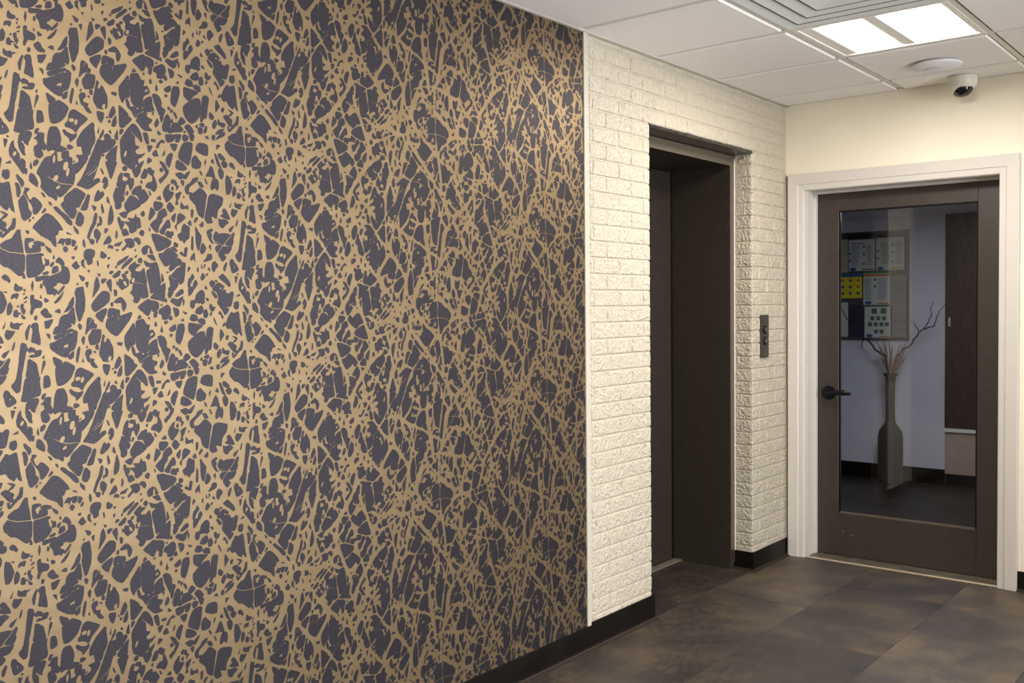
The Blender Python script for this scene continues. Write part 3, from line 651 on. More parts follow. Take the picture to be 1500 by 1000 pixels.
[5615,1348,5633,1227,5646,1258,5745,1358],
[2102,4249,2121,4299,2119,4315,2095,4392,2084,4370],
[5864,4465,5773,4330,5781,4229,5815,4221,5883,4419],
[3832,1431,3845,1429,3888,1406,3923,1432,3838,1513,3839,1496],
[1471,4287,1444,4253,1526,4173,1615,4231,1587,4274,1545,4355],
[5148,5557,5026,5445,5064,5439,5083,5408,5154,5447],
[2589,5049,2593,4998,2604,4958,2639,5071,2637,5100,2620,5190],
[2570,2316,2585,2268,2677,2243,2702,2313],
[4473,3098,4467,3077,4504,3063,4532,3024,4543,3023,4601,3053],
[857,2453,841,2529,848,2533,827,2585,759,2595],
[1104,3163,1053,3184,1044,3161,1016,3149,987,3129,1108,3099],
[3606,750,3573,765,3536,748,3522,617,3639,710],
[5275,873,5283,915,5245,868,5228,853,5231,736],
[1731,4905,1731,4780,1767,4707,1785,4769,1786,4784,1760,4893],
[4974,5664,4918,5641,4870,5563,4884,5513,4960,5587],
[432,3746,450,3625,480,3736,458,3864],
[3791,2590,3823,2543,3862,2600,3850,2629,3835,2727],
[2397,5191,2315,5206,2304,5142,2303,5086],
[4962,4314,4922,4230,4965,4171,4971,4221],
[3642,1264,3646,1214,3729,1215,3741,1191,3763,1263],
[5088,511,5147,462,5131,528,5075,601],
[5281,1542,5274,1515,5373,1490,5375,1510,5348,1542,5325,1565],
[6208,5544,6209,5493,6259,5569,6274,5688],
[5439,2226,5409,2099,5488,2040,5520,2052,5533,2075,5553,2113],
[5244,387,5227,382,5242,338,5281,240,5286,254,5302,253],
[5170,3719,5233,3711,5224,3735,5168,3803],
[1347,5052,1325,5056,1328,5034,1452,5003],
[5429,876,5466,852,5525,836,5501,953],
[2393,6004,2384,5899,2446,5843,2441,5901,2407,6009],
[4788,5850,4778,5678,4814,5644,4848,5850],
[1978,5771,2034,5640,2045,5649,2076,5666,2076,5696,2084,5731],
[1603,2670,1649,2762,1575,2817,1552,2785],
[6294,3574,6167,3503,6279,3524,6292,3552],
[5364,4921,5314,4889,5375,4774,5374,4926],
[5883,2413,5814,2385,5805,2312,5850,2294,5893,2388],
[2271,246,2306,225,2296,271,2272,333,2236,374],
]
GOLD_TWIGS = [
(18, [894,6378,1057,6287,1224,6236,1496,6236]),
(16, [1901,142,2082,287,2138,395]),
(16, [315,5912,422,5711,512,5476]),
(14, [1825,2800,2010,3096,2192,3198]),
(16, [3425,2286,3664,2423]),
(16, [2598,2995,2622,2881]),
(16, [5574,4704,5756,4920,5985,5160,6124,5339]),
(12, [5451,5077,5756,4920,6024,4912]),
(16, [2806,510,2957,497]),
(16, [-265,4609,-174,4573,-67,4529,262,4502,486,4515,649,4548]),
(14, [3022,3871,3308,3831]),
(16, [4123,4014,4264,3962]),
(16, [3075,1394,3244,1240,3318,1110]),
(16, [3055,2122,3072,2033]),
(16, [2903,2145,2982,2240]),
(18, [1103,6110,1173,6215]),
(14, [1828,152,2029,321]),
(12, [3161,1780,3437,1963]),
]
GOLD_LEAVES = [
[1128,81,1093,79,1054,49,1027,3,1022,-43,1040,-70,1076,-69,1114,-39,1141,7,1146,53],
[1406,292,1380,272,1355,219,1342,152,1344,97,1362,75,1387,94,1412,147,1425,214,1423,269],
[1189,6171,1170,6179,1139,6171,1107,6150,1087,6125,1085,6104,1104,6096,1135,6104,1167,6124,1187,6150],
[1368,435,1328,420,1292,369,1273,303,1278,246,1305,220,1345,235,1381,286,1401,352,1395,409],
[1066,562,1046,542,1029,492,1023,431,1028,382,1043,363,1063,382,1079,432,1086,494,1081,543],
[1272,481,1256,496,1221,499,1180,487,1148,466,1138,444,1154,429,1189,426,1230,438,1262,459],
[1576,1483,1555,1506,1516,1513,1476,1501,1448,1475,1445,1445,1467,1422,1505,1415,1546,1427,1573,1453],
[1645,1504,1619,1497,1595,1465,1581,1421,1583,1380,1601,1359,1627,1366,1651,1398,1665,1442,1662,1483],
[1254,2308,1238,2313,1212,2305,1188,2286,1173,2263,1174,2247,1190,2242,1216,2250,1240,2269,1255,2292],
[1275,2333,1264,2326,1252,2303,1246,2272,1247,2246,1255,2235,1267,2242,1278,2265,1284,2296,1283,2322],
[3690,1871,3676,1909,3637,1934,3588,1936,3548,1915,3532,1878,3546,1841,3585,1816,3634,1814,3674,1835],
[3747,1606,3732,1649,3691,1678,3640,1680,3598,1656,3581,1615,3596,1572,3636,1543,3688,1540,3730,1564],
[3357,920,3328,951,3279,963,3228,949,3195,917,3192,877,3220,846,3269,834,3320,847,3354,880],
[2942,883,2920,874,2893,838,2872,788,2864,744,2873,722,2896,731,2922,767,2944,817,2951,861],
[157,542,135,543,109,523,88,491,81,457,91,436,113,435,139,455,160,488,167,521],
[2778,3894,2768,3873,2775,3837,2797,3799,2826,3775,2850,3773,2861,3794,2853,3830,2831,3867,2802,3892],
[3571,2539,3553,2544,3525,2536,3499,2517,3484,2494,3485,2476,3504,2471,3531,2479,3558,2498,3573,2521],
[3296,2005,3292,2018,3280,2026,3266,2027,3254,2020,3249,2007,3254,1995,3265,1986,3279,1986,3291,1993],
[2279,2512,2256,2502,2232,2464,2216,2413,2214,2368,2228,2347,2251,2358,2275,2396,2291,2447,2293,2491],
[2377,1988,2351,1984,2326,1956,2309,1917,2308,1880,2323,1860,2348,1864,2374,1891,2391,1931,2391,1968],
[3066,3974,3041,3970,3016,3945,3001,3909,3002,3875,3018,3857,3043,3862,3068,3887,3083,3923,3083,3956],
[2948,6374,2921,6361,2898,6323,2888,6274,2894,6234,2915,6217,2942,6230,2965,6268,2976,6317,2969,6358],
[2956,166,2942,195,2905,211,2859,206,2821,184,2806,152,2820,122,2857,107,2903,111,2941,134],
[5688,3737,5683,3751,5670,3759,5654,3759,5640,3750,5635,3737,5640,3724,5653,3715,5669,3716,5683,3724],
]


P1 = (0.0, 0.635); P2 = (0.626, 0.3268); P0 = (-4.365, 1.14)
SEAM, TURN_Z, ROLL = -3.315, 1.668, 1.257      # every other roll hangs upside down

def smooth_loop(pts, sub=3, tension=0.42):
    out = []; n = len(pts)
    for i in range(n):
        p0, p1, p2, p3 = pts[i - 1], pts[i], pts[(i + 1) % n], pts[(i + 2) % n]
        for k in range(sub):
            t = k / sub; h1 = 2 * t ** 3 - 3 * t * t + 1; h2 = 1 - h1; h3 = t ** 3 - 2 * t * t + t; h4 = t ** 3 - t * t
            out.append(tuple(h1 * p1[a] + h2 * p2[a] + tension * (h3 * (p2[a] - p0[a]) + h4 * (p3[a] - p1[a])) for a in (0, 1)))
    return out

def pairs(q): return [(q[i] * 1e-4, q[i + 1] * 1e-4) for i in range(0, len(q), 2)]

def tile_print(name, loops, x0, x1, mat, parent):
    rnd = random.Random(5); bm = bmesh.new()
    for roll in range(-1, 4):
        lo, hi = SEAM - (roll + 1) * ROLL, (SEAM - roll * ROLL if roll >= 0 else YT + 0.3)
        turned = roll % 2
        for i in range(-9, 9):
            for j in range(-9, 10):
                oy = P0[0] + i * P2[0]; oz = P0[1] + i * P2[1] + j * P1[1]
                if turned:
                    if not (lo - 0.8 < 2 * SEAM - oy < hi + 1.4): continue
                elif not (lo - 0.8 < oy < hi + 0.2): continue
                for lp in loops:
                    q = [(oy + a, oz + b) for a, b in lp]
                    if turned: q = [(2 * SEAM - a, 2 * TURN_Z - b) for a, b in q]
                    cy = sum(a for a, b in q) / len(q)
                    if not (lo <= cy < hi): continue
                    if max(a for a, b in q) < YB + 0.02 or min(a for a, b in q) > YT or max(b for a, b in q) < 0.03 or min(b for a, b in q) > H: continue
                    x = rnd.uniform(x0, x1)
                    bm.faces.new([bm.verts.new((x, a, b)) for a, b in q])
    for co, no in (((0, YT, 0), (0, 1, 0)), ((0, YB + 0.004, 0), (0, -1, 0)), ((0, 0, H), (0, 0, 1)), ((0, 0, 0.03), (0, 0, -1))):
        bmesh.ops.bisect_plane(bm, geom=bm.verts[:] + bm.edges[:] + bm.faces[:], plane_co=co, plane_no=no, clear_outer=True)
    for f in bm.faces:
        if f.normal.x < 0: f.normal_flip()
    bmesh.ops.triangulate(bm, faces=bm.faces[:])
    me = bpy.data.meshes.new(name); bm.to_mesh(me); bm.free(); me.materials.append(mat)
    o = link(name, me, Vector((0, 0, 0)), parent); o['kind'] = 'stuff'
    return o

rj = random.Random(3)
def rough(lp, a=0.0006): return [(u + rj.uniform(-a, a), v + rj.uniform(-a, a)) for u, v in lp]
def grow(q, d):
    n = len(q); A = sum(q[i][0] * q[(i + 1) % n][1] - q[(i + 1) % n][0] * q[i][1] for i in range(n)); s = 1 if A > 0 else -1
    out = []
    for i in range(n):
        a, b = q[i - 1], q[(i + 1) % n]; tx, ty = b[0] - a[0], b[1] - a[1]; L = math.hypot(tx, ty) or 1
        out.append((q[i][0] + s * ty / L * d, q[i][1] - s * tx / L * d))
    return out
def extent(q): return min(max(q[0::2]) - min(q[0::2]), max(q[1::2]) - min(q[1::2]))
dark_loops = [rough(smooth_loop(grow(pairs(q), 0.0017 if extent(q) > 140 else 0.0012))) for q in DARK_PATCHES]
tile_print('violet_ground', dark_loops, 0.00010, 0.00035, M['dark'], paper)['label'] = 'violet grey ground between the gold branches'
twig_loops = []
for w, q in GOLD_TWIGS:
    pts = pairs(q); w *= 1e-4; L = []; R = []
    for i, p in enumerate(pts):
        a, b = pts[max(i - 1, 0)], pts[min(i + 1, len(pts) - 1)]
        dx, dy = b[0] - a[0], b[1] - a[1]; d = math.hypot(dx, dy); k = w * (0.5 if 0 < i < len(pts) - 1 else 0.25)
        L.append((p[0] - dy / d * k, p[1] + dx / d * k)); R.append((p[0] + dy / d * k, p[1] - dx / d * k))
    twig_loops.append(L + R[::-1])
twig_loops += [smooth_loop(pairs(q), 2) for q in GOLD_LEAVES]
tile_print('gold_twig', twig_loops, 0.00045, 0.00060, M['gold'], paper)['label'] = 'fine gold twigs and leaves of the print'

tr = MB(); tr.box(-0.010, 0.006, YT - 0.014, YT + 0.012, 0.10, H)
tr.build('edge_trim', M['edge_trim'], wall_left, 0.002)
ms = MB(); ms.box(FACE, -0.001, YT + 0.012, YT + 0.032, 0.05, H)
ms.build('edge_margin', M['brick'], wall_left, 0.002)

# bricks of the elevator wall
CH, BL, JT = 0.0695, 0.200, 0.0020
brick_cache = {}
def brick_mesh(ly, lz, var):
    key = (round(ly, 3), round(lz, 3), var)
    if key in brick_cache: return brick_cache[key]
    r = random.Random(hash(key) & 0xffff)
    n = 4 if ly > 0.1 else 3
    c = min(0.005, lz / 4)
    ys = [c] + [c + (ly - 2 * c) * k / (n - 1) for k in range(1, n - 1)] + [ly - c]
    vs_ = [(0, 0, 0), (0, ly, 0), (0, ly, lz), (0, 0, lz)]
    zz = [c, lz / 2, lz - c] if lz > 0.03 else [c, lz - c]
    for z in zz:
        for y in ys:
            inner = 0 if (z in (zz[0], zz[-1]) or y in (ys[0], ys[-1])) else 1
            vs_.append((0.0052 + r.uniform(-0.0006, 0.0006) + 0.0008 * inner, y + r.uniform(-0.0012, 0.0012), z + r.uniform(-0.0010, 0.0010)))
    m = len(zz); I = lambda a, b: 4 + a * n + b
    fs = [(I(a, b), I(a, b + 1), I(a + 1, b + 1), I(a + 1, b)) for a in range(m - 1) for b in range(n - 1)]
    fs += [tuple([0, 1] + [I(0, b) for b in range(n - 1, -1, -1)]), tuple([2, 3] + [I(m - 1, b) for b in range(n)]),
           tuple([1, 2] + [I(a, n - 1) for a in range(m - 1, -1, -1)]), tuple([3, 0] + [I(a, 0) for a in range(m)])]
    me = bpy.data.meshes.new('brick'); me.from_pydata(vs_, [], fs); me.materials.append(M['brick'])
    brick_cache[key] = me
    return me
def lay(y0, y1, z0, z1, turned=None):
    if y1 - y0 < 0.012 or z1 - z0 < 0.012: return
    me = brick_mesh(y1 - y0 - JT, z1 - z0 - 0.0044, random.randrange(5))
    if turned is None:
        link('brick', me, (FACE, y0 + JT / 2, z0 + 0.0022), wall_left)
    else:
        side, y = turned
        o = link('brick', me, (y0 + JT / 2 if side < 0 else y1 - JT / 2, y, z0 + 0.0022), wall_left)
        o.rotation_euler = (0, 0, -PI / 2 if side < 0 else PI / 2)
def course(y0, y1, z0, z1, odd):
    j = -0.06 if odd else -0.16
    k = math.ceil((y0 - j) / BL); cuts = [y0]
    while j + k * BL < y1 - 0.012:
        if j + k * BL > y0 + 0.012: cuts.append(j + k * BL)
        k += 1
    cuts.append(y1)
    for a, b in zip(cuts, cuts[1:]): lay(a, b, z0, z1)
zj = [0.131 + CH * k for k in range(-1, 37)]
for k in range(len(zj) - 1):
    z0, z1 = max(zj[k], 0.085), min(zj[k + 1], H)
    if z1 - z0 < 0.012: continue
    odd = k % 2
    if z1 <= EZ + 0.02:
        course(YT + 0.032, E0, z0, z1, odd); course(E1, 0.0, z0, z1, odd)
        lay(RX, FACE, z0, min(z1, EZ), (-1, E1 + 0.0055)); lay(RX, FACE, z0, min(z1, EZ), (1, E0 - 0.0055))
    elif z0 >= EZ - 0.02:
        course(YT + 0.032, 0.0, max(z0, EZ) if z0 < EZ else z0, z1, odd)
    else:
        course(YT + 0.032, E0, z0, z1, odd); course(E1, 0.0, z0, z1, odd)
        course(E0, E1, EZ + 0.004, z1, odd)
        lay(RX, FACE, z0, EZ, (-1, E1 + 0.0055)); lay(RX, FACE, z0, EZ, (1, E0 - 0.0055))
cs = MB(); cs.box(RX - 0.002, RX + 0.004, E1 - 0.004, E1 + 0.004, 0.03, EZ - 0.03); cs.build('caulk_and_shade_strip', M['caulk'], wall_left, 0.001)

MB().box(0.003, 0.0163, -0.004, 0.0, 0.10, CZ - 0.004).build('caulk_and_shade_strip', M['brown_gap_shade'], wall_left)  # dark strip in place of the shade between brick and casing
wb = MB()
wb.box(-0.60, D0 - 0.02, 0.0, 0.17, 0, HT); wb.box(D1 + 0.02, XR, 0.0, 0.17, 0, HT); wb.box(D0 - 0.02, D1 + 0.02, 0.0, 0.17, DZ + 0.02, HT)
struct(wb.build('wall_back', M['cream']), 'smooth cream wall around the white cased glass door', 'wall')
WY0, WY1, WZ0, WZ1 = -5.4, -0.9, 0.15, 2.45
wr = MB(); wr.box(XR, XR + 0.15, YB, WY0, 0, HT); wr.box(XR, XR + 0.15, WY1, 0.17, 0, HT); wr.box(XR, XR + 0.15, WY0, WY1, 0, WZ0); wr.box(XR, XR + 0.15, WY0, WY1, WZ1, HT); struct(wr.build('wall_right', M['cream']), 'plain cream wall facing the wallpaper', 'wall')
wq = MB(); wq.box(-0.3, XR, YB - 0.15, YB, 0, HT); struct(wq.build('wall_rear', M['cream']), 'plain cream wall facing the glass door', 'wall')

win = root('added_window_1', (XR + 0.07, (WY0 + WY1) / 2, WZ0), 'wide unseen lobby window added in the right wall for daylight, with six tall panes', 'window', kind='structure')  # unseen window, added and widened for the daylight it lets in
for q in range(7):
    y = WY0 + (WY1 - WY0) * q / 6; MB().box(XR + 0.04, XR + 0.10, y - 0.02 + (0.02 if q == 0 else -0.02 if q == 6 else 0), y + 0.02 + (0.02 if q == 0 else -0.02 if q == 6 else 0), WZ0, WZ1).build('added_mullion', M['casing'], win)
for z in (WZ0, WZ1 - 0.04): MB().box(XR + 0.04, XR + 0.10, WY0, WY1, z, z + 0.04).build('added_rail', M['casing'], win)
for q in range(6):
    a = WY0 + 0.03 + (WY1 - WY0) * q / 6; b = WY0 - 0.03 + (WY1 - WY0) * (q + 1) / 6
    MB().add([(XR + 0.07, a, WZ0 + 0.03), (XR + 0.07, b, WZ0 + 0.03), (XR + 0.07, b, WZ1 - 0.03), (XR + 0.07, a, WZ1 - 0.03)], [(0, 1, 2, 3)]).build('added_pane', M['glass'], win)

# cove baseboards
def cove(name, path, h, label, thick=0.006):
    prof = [(0.0, h), (thick - 0.002, h), (thick, h - 0.004), (thick, 0.022), (thick + 0.004, 0.010), (thick + 0.012, 0.003), (thick + 0.013, 0.0), (0.0, 0.0)]
    n = len(prof); vs_ = []
    for i, p in enumerate(path):
        p = Vector((*p, 0)); dirs = []
        if i > 0: dirs.append((p - Vector((*path[i - 1], 0))).normalized())
        if i < len(path) - 1: dirs.append((Vector((*path[i + 1], 0)) - p).normalized())
        ns = [Vector((d.y, -d.x, 0)) for d in dirs]
        m = ns[0] if len(ns) == 1 else (ns[0] + ns[1]) / (1 + ns[0].dot(ns[1]))
        vs_ += [(p.x + m.x * t, p.y + m.y * t, z) for t, z in prof]
    fs = [(j * n + i, j * n + (i + 1) % n, (j + 1) * n + (i + 1) % n, (j + 1) * n + i) for j in range(len(path) - 1) for i in range(n)]
    fs += [tuple(range(n)), tuple((len(path) - 1) * n + i for i in range(n))[::-1]]
    o = MB().add(vs_, fs).build(name, M['cove'])
    for p in o.data.polygons: p.use_smooth = True
    o.data.set_sharp_from_angle(angle=math.radians(50))
    struct(o, label, 'baseboard')
    prof2 = [(thick + 0.002, 0.0), (thick + 0.006, 0.0108), (thick + 0.012, 0.0060), (thick + 0.020, 0.0035), (thick + 0.021, 0.0)]  # toe strip carries the floor-edge reflection in its brown colour
    tw = []
    for i, p in enumerate(path):
        p = Vector((*p, 0)); dirs = []
        if i > 0: dirs.append((p - Vector((*path[i - 1], 0))).normalized())
        if i < len(path) - 1: dirs.append((Vector((*path[i + 1], 0)) - p).normalized())
        ns = [Vector((d.y, -d.x, 0)) for d in dirs]
        m = ns[0] if len(ns) == 1 else (ns[0] + ns[1]) / (1 + ns[0].dot(ns[1]))
        tw += [(p.x + m.x * t, p.y + m.y * t, z) for t, z in prof2]
    n = len(prof2)
    MB().add(tw, [(j * n + i, j * n + (i + 1) % n, (j + 1) * n + (i + 1) % n, (j + 1) * n + i) for j in range(len(path) - 1) for i in range(n)] + [tuple(range(n)), tuple((len(path) - 1) * n + i for i in range(n))[::-1]]).build('toe', M['toe'], o)
    return o
cove('baseboard_left', [(0.0015, YB), (0.0015, YT + 0.014)], 0.100, 'black cove baseboard under the branch wallpaper')
cove('baseboard_left', [(0.002, YT + 0.014), (0.002, E0 + 0.012)], 0.112, 'short black cove baseboard under the brick beside the wallpaper')
cove('baseboard_left', [(RX + 0.002, E1 - 0.003), (0.003, E1 - 0.003), (0.003, -0.001)], 0.100, 'black cove baseboard wrapping the brick pier under the call buttons')
cove('baseboard_back', [(C1 + 0.001, -0.001), (XR, -0.001)], 0.100, 'black cove baseboard right of the white door casing')

# ------------------------------------------------------------------ floor
fb = MB(); fb.box(-0.60, XR, YB, 0.17, -0.05, -0.0035); floor = struct(fb.build('floor', M['subfloor']), 'dark brown stone look vinyl tile floor', 'floor')
TW, TL, G = 0.5, 0.9, 0.0006
offs = {-1: -0.30, 0: -0.01, 1: -0.46, 2: -0.03, 3: -0.42}
tile_cache = {}
def floor_tile(x0, x1, y0, y1):
    x0, x1, y0, y1 = max(x0, -0.455), min(x1, XR), max(y0, YB), min(y1, 0.0 if x0 < 0 else 0.12)
    if x0 < -0.001: y0, y1 = max(y0, E0), min(y1, E1)
    if x1 - x0 < 0.02 or y1 - y0 < 0.02: return
    key = (round(x1 - x0, 3), round(y1 - y0, 3))
    if key not in tile_cache:
        o = MB().box(x0 + G, x1 - G, y0 + G, y1 - G, -0.0035, 0.0).build('floor_tile', M['floor'], floor, 0.0006, segs=1)
        tile_cache[key] = o.data
    else:
        link('floor_tile', tile_cache[key], ((x0 + x1) / 2, (y0 + y1) / 2, -0.0035), floor)
for c in range(-1, 8):
    o = offs.get(c, -0.01 if c % 2 == 0 else -0.45)
    for k in range(-1, 10):
        floor_tile(c * TW, (c + 1) * TW, o - (k + 1) * TL, o - k * TL)

# ------------------------------------------------------------------ ceiling: grid, tegular tiles
cb_ = MB(); cb_.box(-0.30, XR + 0.1, YB - 0.1, 0.1, H + 0.13, H + 0.2)
ceiling = struct(cb_.build('ceiling', M['plenum']), 'suspended ceiling of square pinkish white tiles in a grid', 'ceiling')
gx = [0.0125 - 0.0185] + [0.6485 + 0.637 * k for k in range(5)] + [XR]
gy = [0.0] + [-0.262 - 0.6 * k for k in range(14)]
HW = 0.0185
for x in gx[1:-1]:
    MB().box(x - 0.012, x + 0.012, YB, 0, H + 0.006, H + 0.009).box(x - 0.001, x + 0.001, YB, 0, H + 0.009, H + 0.05).build('main_tee', M['grid'], ceiling)
for i in range(len(gx) - 1):
    for y in gy[1:]:
        MB().box(gx[i] + 0.012, gx[i + 1] - 0.012, y - 0.012, y + 0.012, H + 0.006, H + 0.009).build('cross_tee', M['grid'], ceiling)
MB().box(0.0012, 0.019, YB, 0, H - 0.001, H + 0.004).build('wall_angle', M['grid'], ceiling)
MB().box(0.0, XR, -0.019, -0.0005, H - 0.001, H + 0.004).build('wall_angle', M['grid'], ceiling)
MB().box(XR - 0.019, XR, YB, 0, H - 0.001, H + 0.004).build('wall_angle', M['grid'], ceiling)
LIGHTS = {(1, 2): 'lit square ceiling light with two lenses beside the air diffuser', (2, 7): 'lit square ceiling light over the open floor facing the wallpaper',
          (1, 11): 'lit square ceiling light near the rear wall above the wallpaper side', (4, 12): 'lit square ceiling light near the rear wall on the right wall side'}
VENT = (1, 3)
tcache = {}
for i in range(len(gx) - 1):
    for k in range(len(gy) - 1):
        if (i, k) in LIGHTS or (i, k) == VENT: continue
        x0 = gx[i] + HW; x1 = gx[i + 1] - (HW if i < len(gx) - 2 else 0.014)
        y1 = gy[k] - (HW if k else 0.012); y0 = max(gy[k + 1] + HW, YB)
        key = (round(x1 - x0, 3), round(y1 - y0, 3))
        if key not in tcache:
            b = 0.006
            vs_ = [(x0 + b, y0 + b, H), (x1 - b, y0 + b, H), (x1 - b, y1 - b, H), (x0 + b, y1 - b, H),
                   (x0, y0, H + 0.006), (x1, y0, H + 0.006), (x1, y1, H + 0.006), (x0, y1, H + 0.006),
                   (x0, y0, H + 0.018), (x1, y0, H + 0.018), (x1, y1, H + 0.018), (x0, y1, H + 0.018)]
            fs = [(3, 2, 1, 0), (8, 9, 10, 11)] + [(a, (a + 1) % 4, 4 + (a + 1) % 4, 4 + a) for a in range(4)] + [(4 + a, 4 + (a + 1) % 4, 8 + (a + 1) % 4, 8 + a) for a in range(4)]
            tcache[key] = MB().add(vs_, fs).build('ceiling_tile', M['ceil_tile'], ceiling).data
        else:
            link('ceiling_tile', tcache[key], ((x0 + x1) / 2, (y0 + y1) / 2, H), ceiling)

def troffer(i, k, label):
    x0, x1, y0, y1 = gx[i] + 0.012, gx[i + 1] - 0.012, gy[k + 1] + 0.012, gy[k] - 0.012
    t = root('ceiling_light', ((x0 + x1) / 2, (y0 + y1) / 2, H), label, 'ceiling light', 'recessed troffers of the tile ceiling')
    z = H + 0.004
    f = MB(); w = 0.018
    for b in ((x0, x1, y0, y0 + w), (x0, x1, y1 - w, y1), (x0, x0 + w, y0 + w, y1 - w), (x1 - w, x1, y0 + w, y1 - w)):
        f.box(*b, z, z + 0.012)
    f.build('frame', M['white_metal'], t)
    h = MB(); h.box(x0, x1, y0, y1, z + 0.085, z + 0.09)
    h.box(x0, x1, y0, y0 + 0.003, z + 0.012, z + 0.085); h.box(x0, x1, y1 - 0.003, y1, z + 0.012, z + 0.085)
    h.box(x0, x0 + 0.003, y0, y1, z + 0.012, z + 0.085); h.box(x1 - 0.003, x1, y0, y1, z + 0.012, z + 0.085)
    h.build('housing', M['white_metal'], t)
    xm = (x0 + x1) / 2
    def tray(pts):
        n = len(pts); m = MB()
        m.add([(x, y, zz) for x, zz in pts for y in (y0 + w, y1 - w)], [(2 * q, 2 * q + 1, 2 * ((q + 1) % n) + 1, 2 * ((q + 1) % n)) for q in range(n)] + [tuple(range(0, 2 * n, 2)), tuple(range(1, 2 * n, 2))[::-1]])
        m.build('reflector', M['white_metal'], t)
    tray([(x0 + w, z + 0.004), (x0 + w + 0.050, z + 0.005), (x0 + w + 0.074, z + 0.012), (x0 + w + 0.076, z + 0.034), (x0 + w, z + 0.034)])
    tray([(xm - 0.046, z + 0.034), (xm - 0.044, z + 0.013), (xm - 0.026, z + 0.006), (xm + 0.022, z + 0.006), (xm + 0.038, z + 0.013), (xm + 0.041, z + 0.034)])
    tray([(x1 - w - 0.021, z + 0.034), (x1 - w - 0.019, z + 0.010), (x1 - w - 0.012, z + 0.005), (x1 - w, z + 0.004), (x1 - w, z + 0.034)])
    for a, b in ((x0 + w + 0.075, xm - 0.045), (xm + 0.04, x1 - w - 0.02)):
        P = [(a + (b - a) * q / 10, z + 0.032 - 0.021 * math.sin(PI * q / 10)) for q in range(11)]
        m = MB(); m.add([(x, y, zz) for x, zz in P for y in (y0 + w, y1 - w)], [(2 * q, 2 * q + 1, 2 * q + 3, 2 * q + 2) for q in range(10)])
        m.build('lens', M['lamp'], t, smooth=True)['label'] = 'glowing warm white lens'
    return t
for q, lab in LIGHTS.items(): troffer(q[0], q[1], lab)

# square air diffuser
i, k = VENT
x0, x1, y0, y1 = gx[i] + 0.012, gx[i + 1] - 0.012, gy[k + 1] + 0.012, gy[k] - 0.012
vt = root('air_diffuser', ((x0 + x1) / 2, (y0 + y1) / 2, H), 'square grey white air diffuser with stepped louvres next to the lit light', 'air vent')
def ring(nm, o_in, o_out, z_in, z_out, mat='vent'):
    a = [(x0 + o_out, y0 + o_out, z_out), (x1 - o_out, y0 + o_out, z_out), (x1 - o_out, y1 - o_out, z_out), (x0 + o_out, y1 - o_out, z_out)]
    b = [(x0 + o_in, y0 + o_in, z_in), (x1 - o_in, y0 + o_in, z_in), (x1 - o_in, y1 - o_in, z_in), (x0 + o_in, y1 - o_in, z_in)]
    V = a + b + [(x, y, z + 0.003) for x, y, z in a] + [(x, y, z + 0.003) for x, y, z in b]
    F = []
    for s in range(4):
        n = (s + 1) % 4
        F += [(s, n, 4 + n, 4 + s), (8 + s, 12 + s, 12 + n, 8 + n), (s, 8 + s, 8 + n, n), (4 + s, 4 + n, 12 + n, 12 + s)]
    return MB().add(V, F).build(nm, M[mat], vt, 0.0008, segs=1)
ring('flange', 0.055, 0.0, H + 0.006, H + 0.001)
ring('slot_shade', 0.0625, 0.0545, H + 0.0004, H + 0.0004, 'vent_dark')  # flat dark rings painted in for the shade between the louvres
ring('louvre', 0.120, 0.062, H + 0.008, H + 0.001)
ring('slot_shade', 0.1275, 0.1195, H + 0.0004, H + 0.0004, 'vent_dark')
ring('louvre', 0.190, 0.127, H + 0.008, H + 0.001)
ring('slot_shade', 0.1975, 0.1895, H + 0.0004, H + 0.0004, 'vent_dark')
MB().add([(x0 + 0.197, y0 + 0.197, H + 0.001), (x1 - 0.197, y0 + 0.197, H + 0.001), (x1 - 0.197, y1 - 0.197, H + 0.001), (x0 + 0.197, y1 - 0.197, H + 0.001), ((x0 + x1) / 2, (y0 + y1) / 2, H + 0.013)],
         [(0, 1, 4), (1, 2, 4), (2, 3, 4), (3, 0, 4)]).build('centre_plate', M['vent'], vt)
MB().box(x0 + 0.02, x1 - 0.02, y0 + 0.02, y1 - 0.02, H + 0.055, H + 0.06).build('duct_box', M['vent_dark'], vt)

# wireless access point
ap = root('access_point', (0.967, -0.489, H), 'round white wireless access point disc on the ceiling tile', 'access point')
MB().lathe([(0.050, 0.0), (0.106, -0.004), (0.111, -0.010), (0.108, -0.017), (0.090, -0.026), (0.055, -0.033), (0.0, -0.035)], (0.967, -0.489, H), 48).build('disc', M['ap'], ap, smooth=True)
arc = [(0.967 - 0.01 + 0.040 * math.cos(a), -0.505 + 0.040 * math.sin(a), H - 0.0335) for a in [math.radians(200 + 14 * q) for q in range(11)]]
MB().tube(arc, 0.0022, 6).build('arc_mark', M['ap_mark'], ap)

# dome camera
dc = Vector((0.982, -0.115, H))
sc = root('security_camera', dc, 'small white dome security camera with black lens under the ceiling', 'security camera')
MB().lathe([(0.060, 0.0), (0.068, -0.004), (0.070, -0.014), (0.069, -0.036), (0.064, -0.052), (0.054, -0.060), (0.040, -0.063)], dc, 40).build('housing', M['cam_white'], sc, smooth=True)
MB().lathe([(0.050 * math.cos(a), -0.058 - 0.046 * math.sin(a)) for a in [PI / 2 * q / 10 for q in range(10)]] + [(0.001, -0.104)], dc, 40).build('dome', M['smoked'], sc, smooth=True)
rimv = []; rimf = []
tilt = Matrix.Rotation(math.radians(-28), 3, Vector((0.775, 0.632, 0)))
for a in range(7):
    th = math.radians(62 + 28 * a / 6)
    for q in range(24):
        ph = 2 * PI * q / 24
        v = Vector((math.sin(th) * math.cos(ph), math.sin(th) * math.sin(ph), -math.cos(th))) * 0.0515
        rimv.append(v)
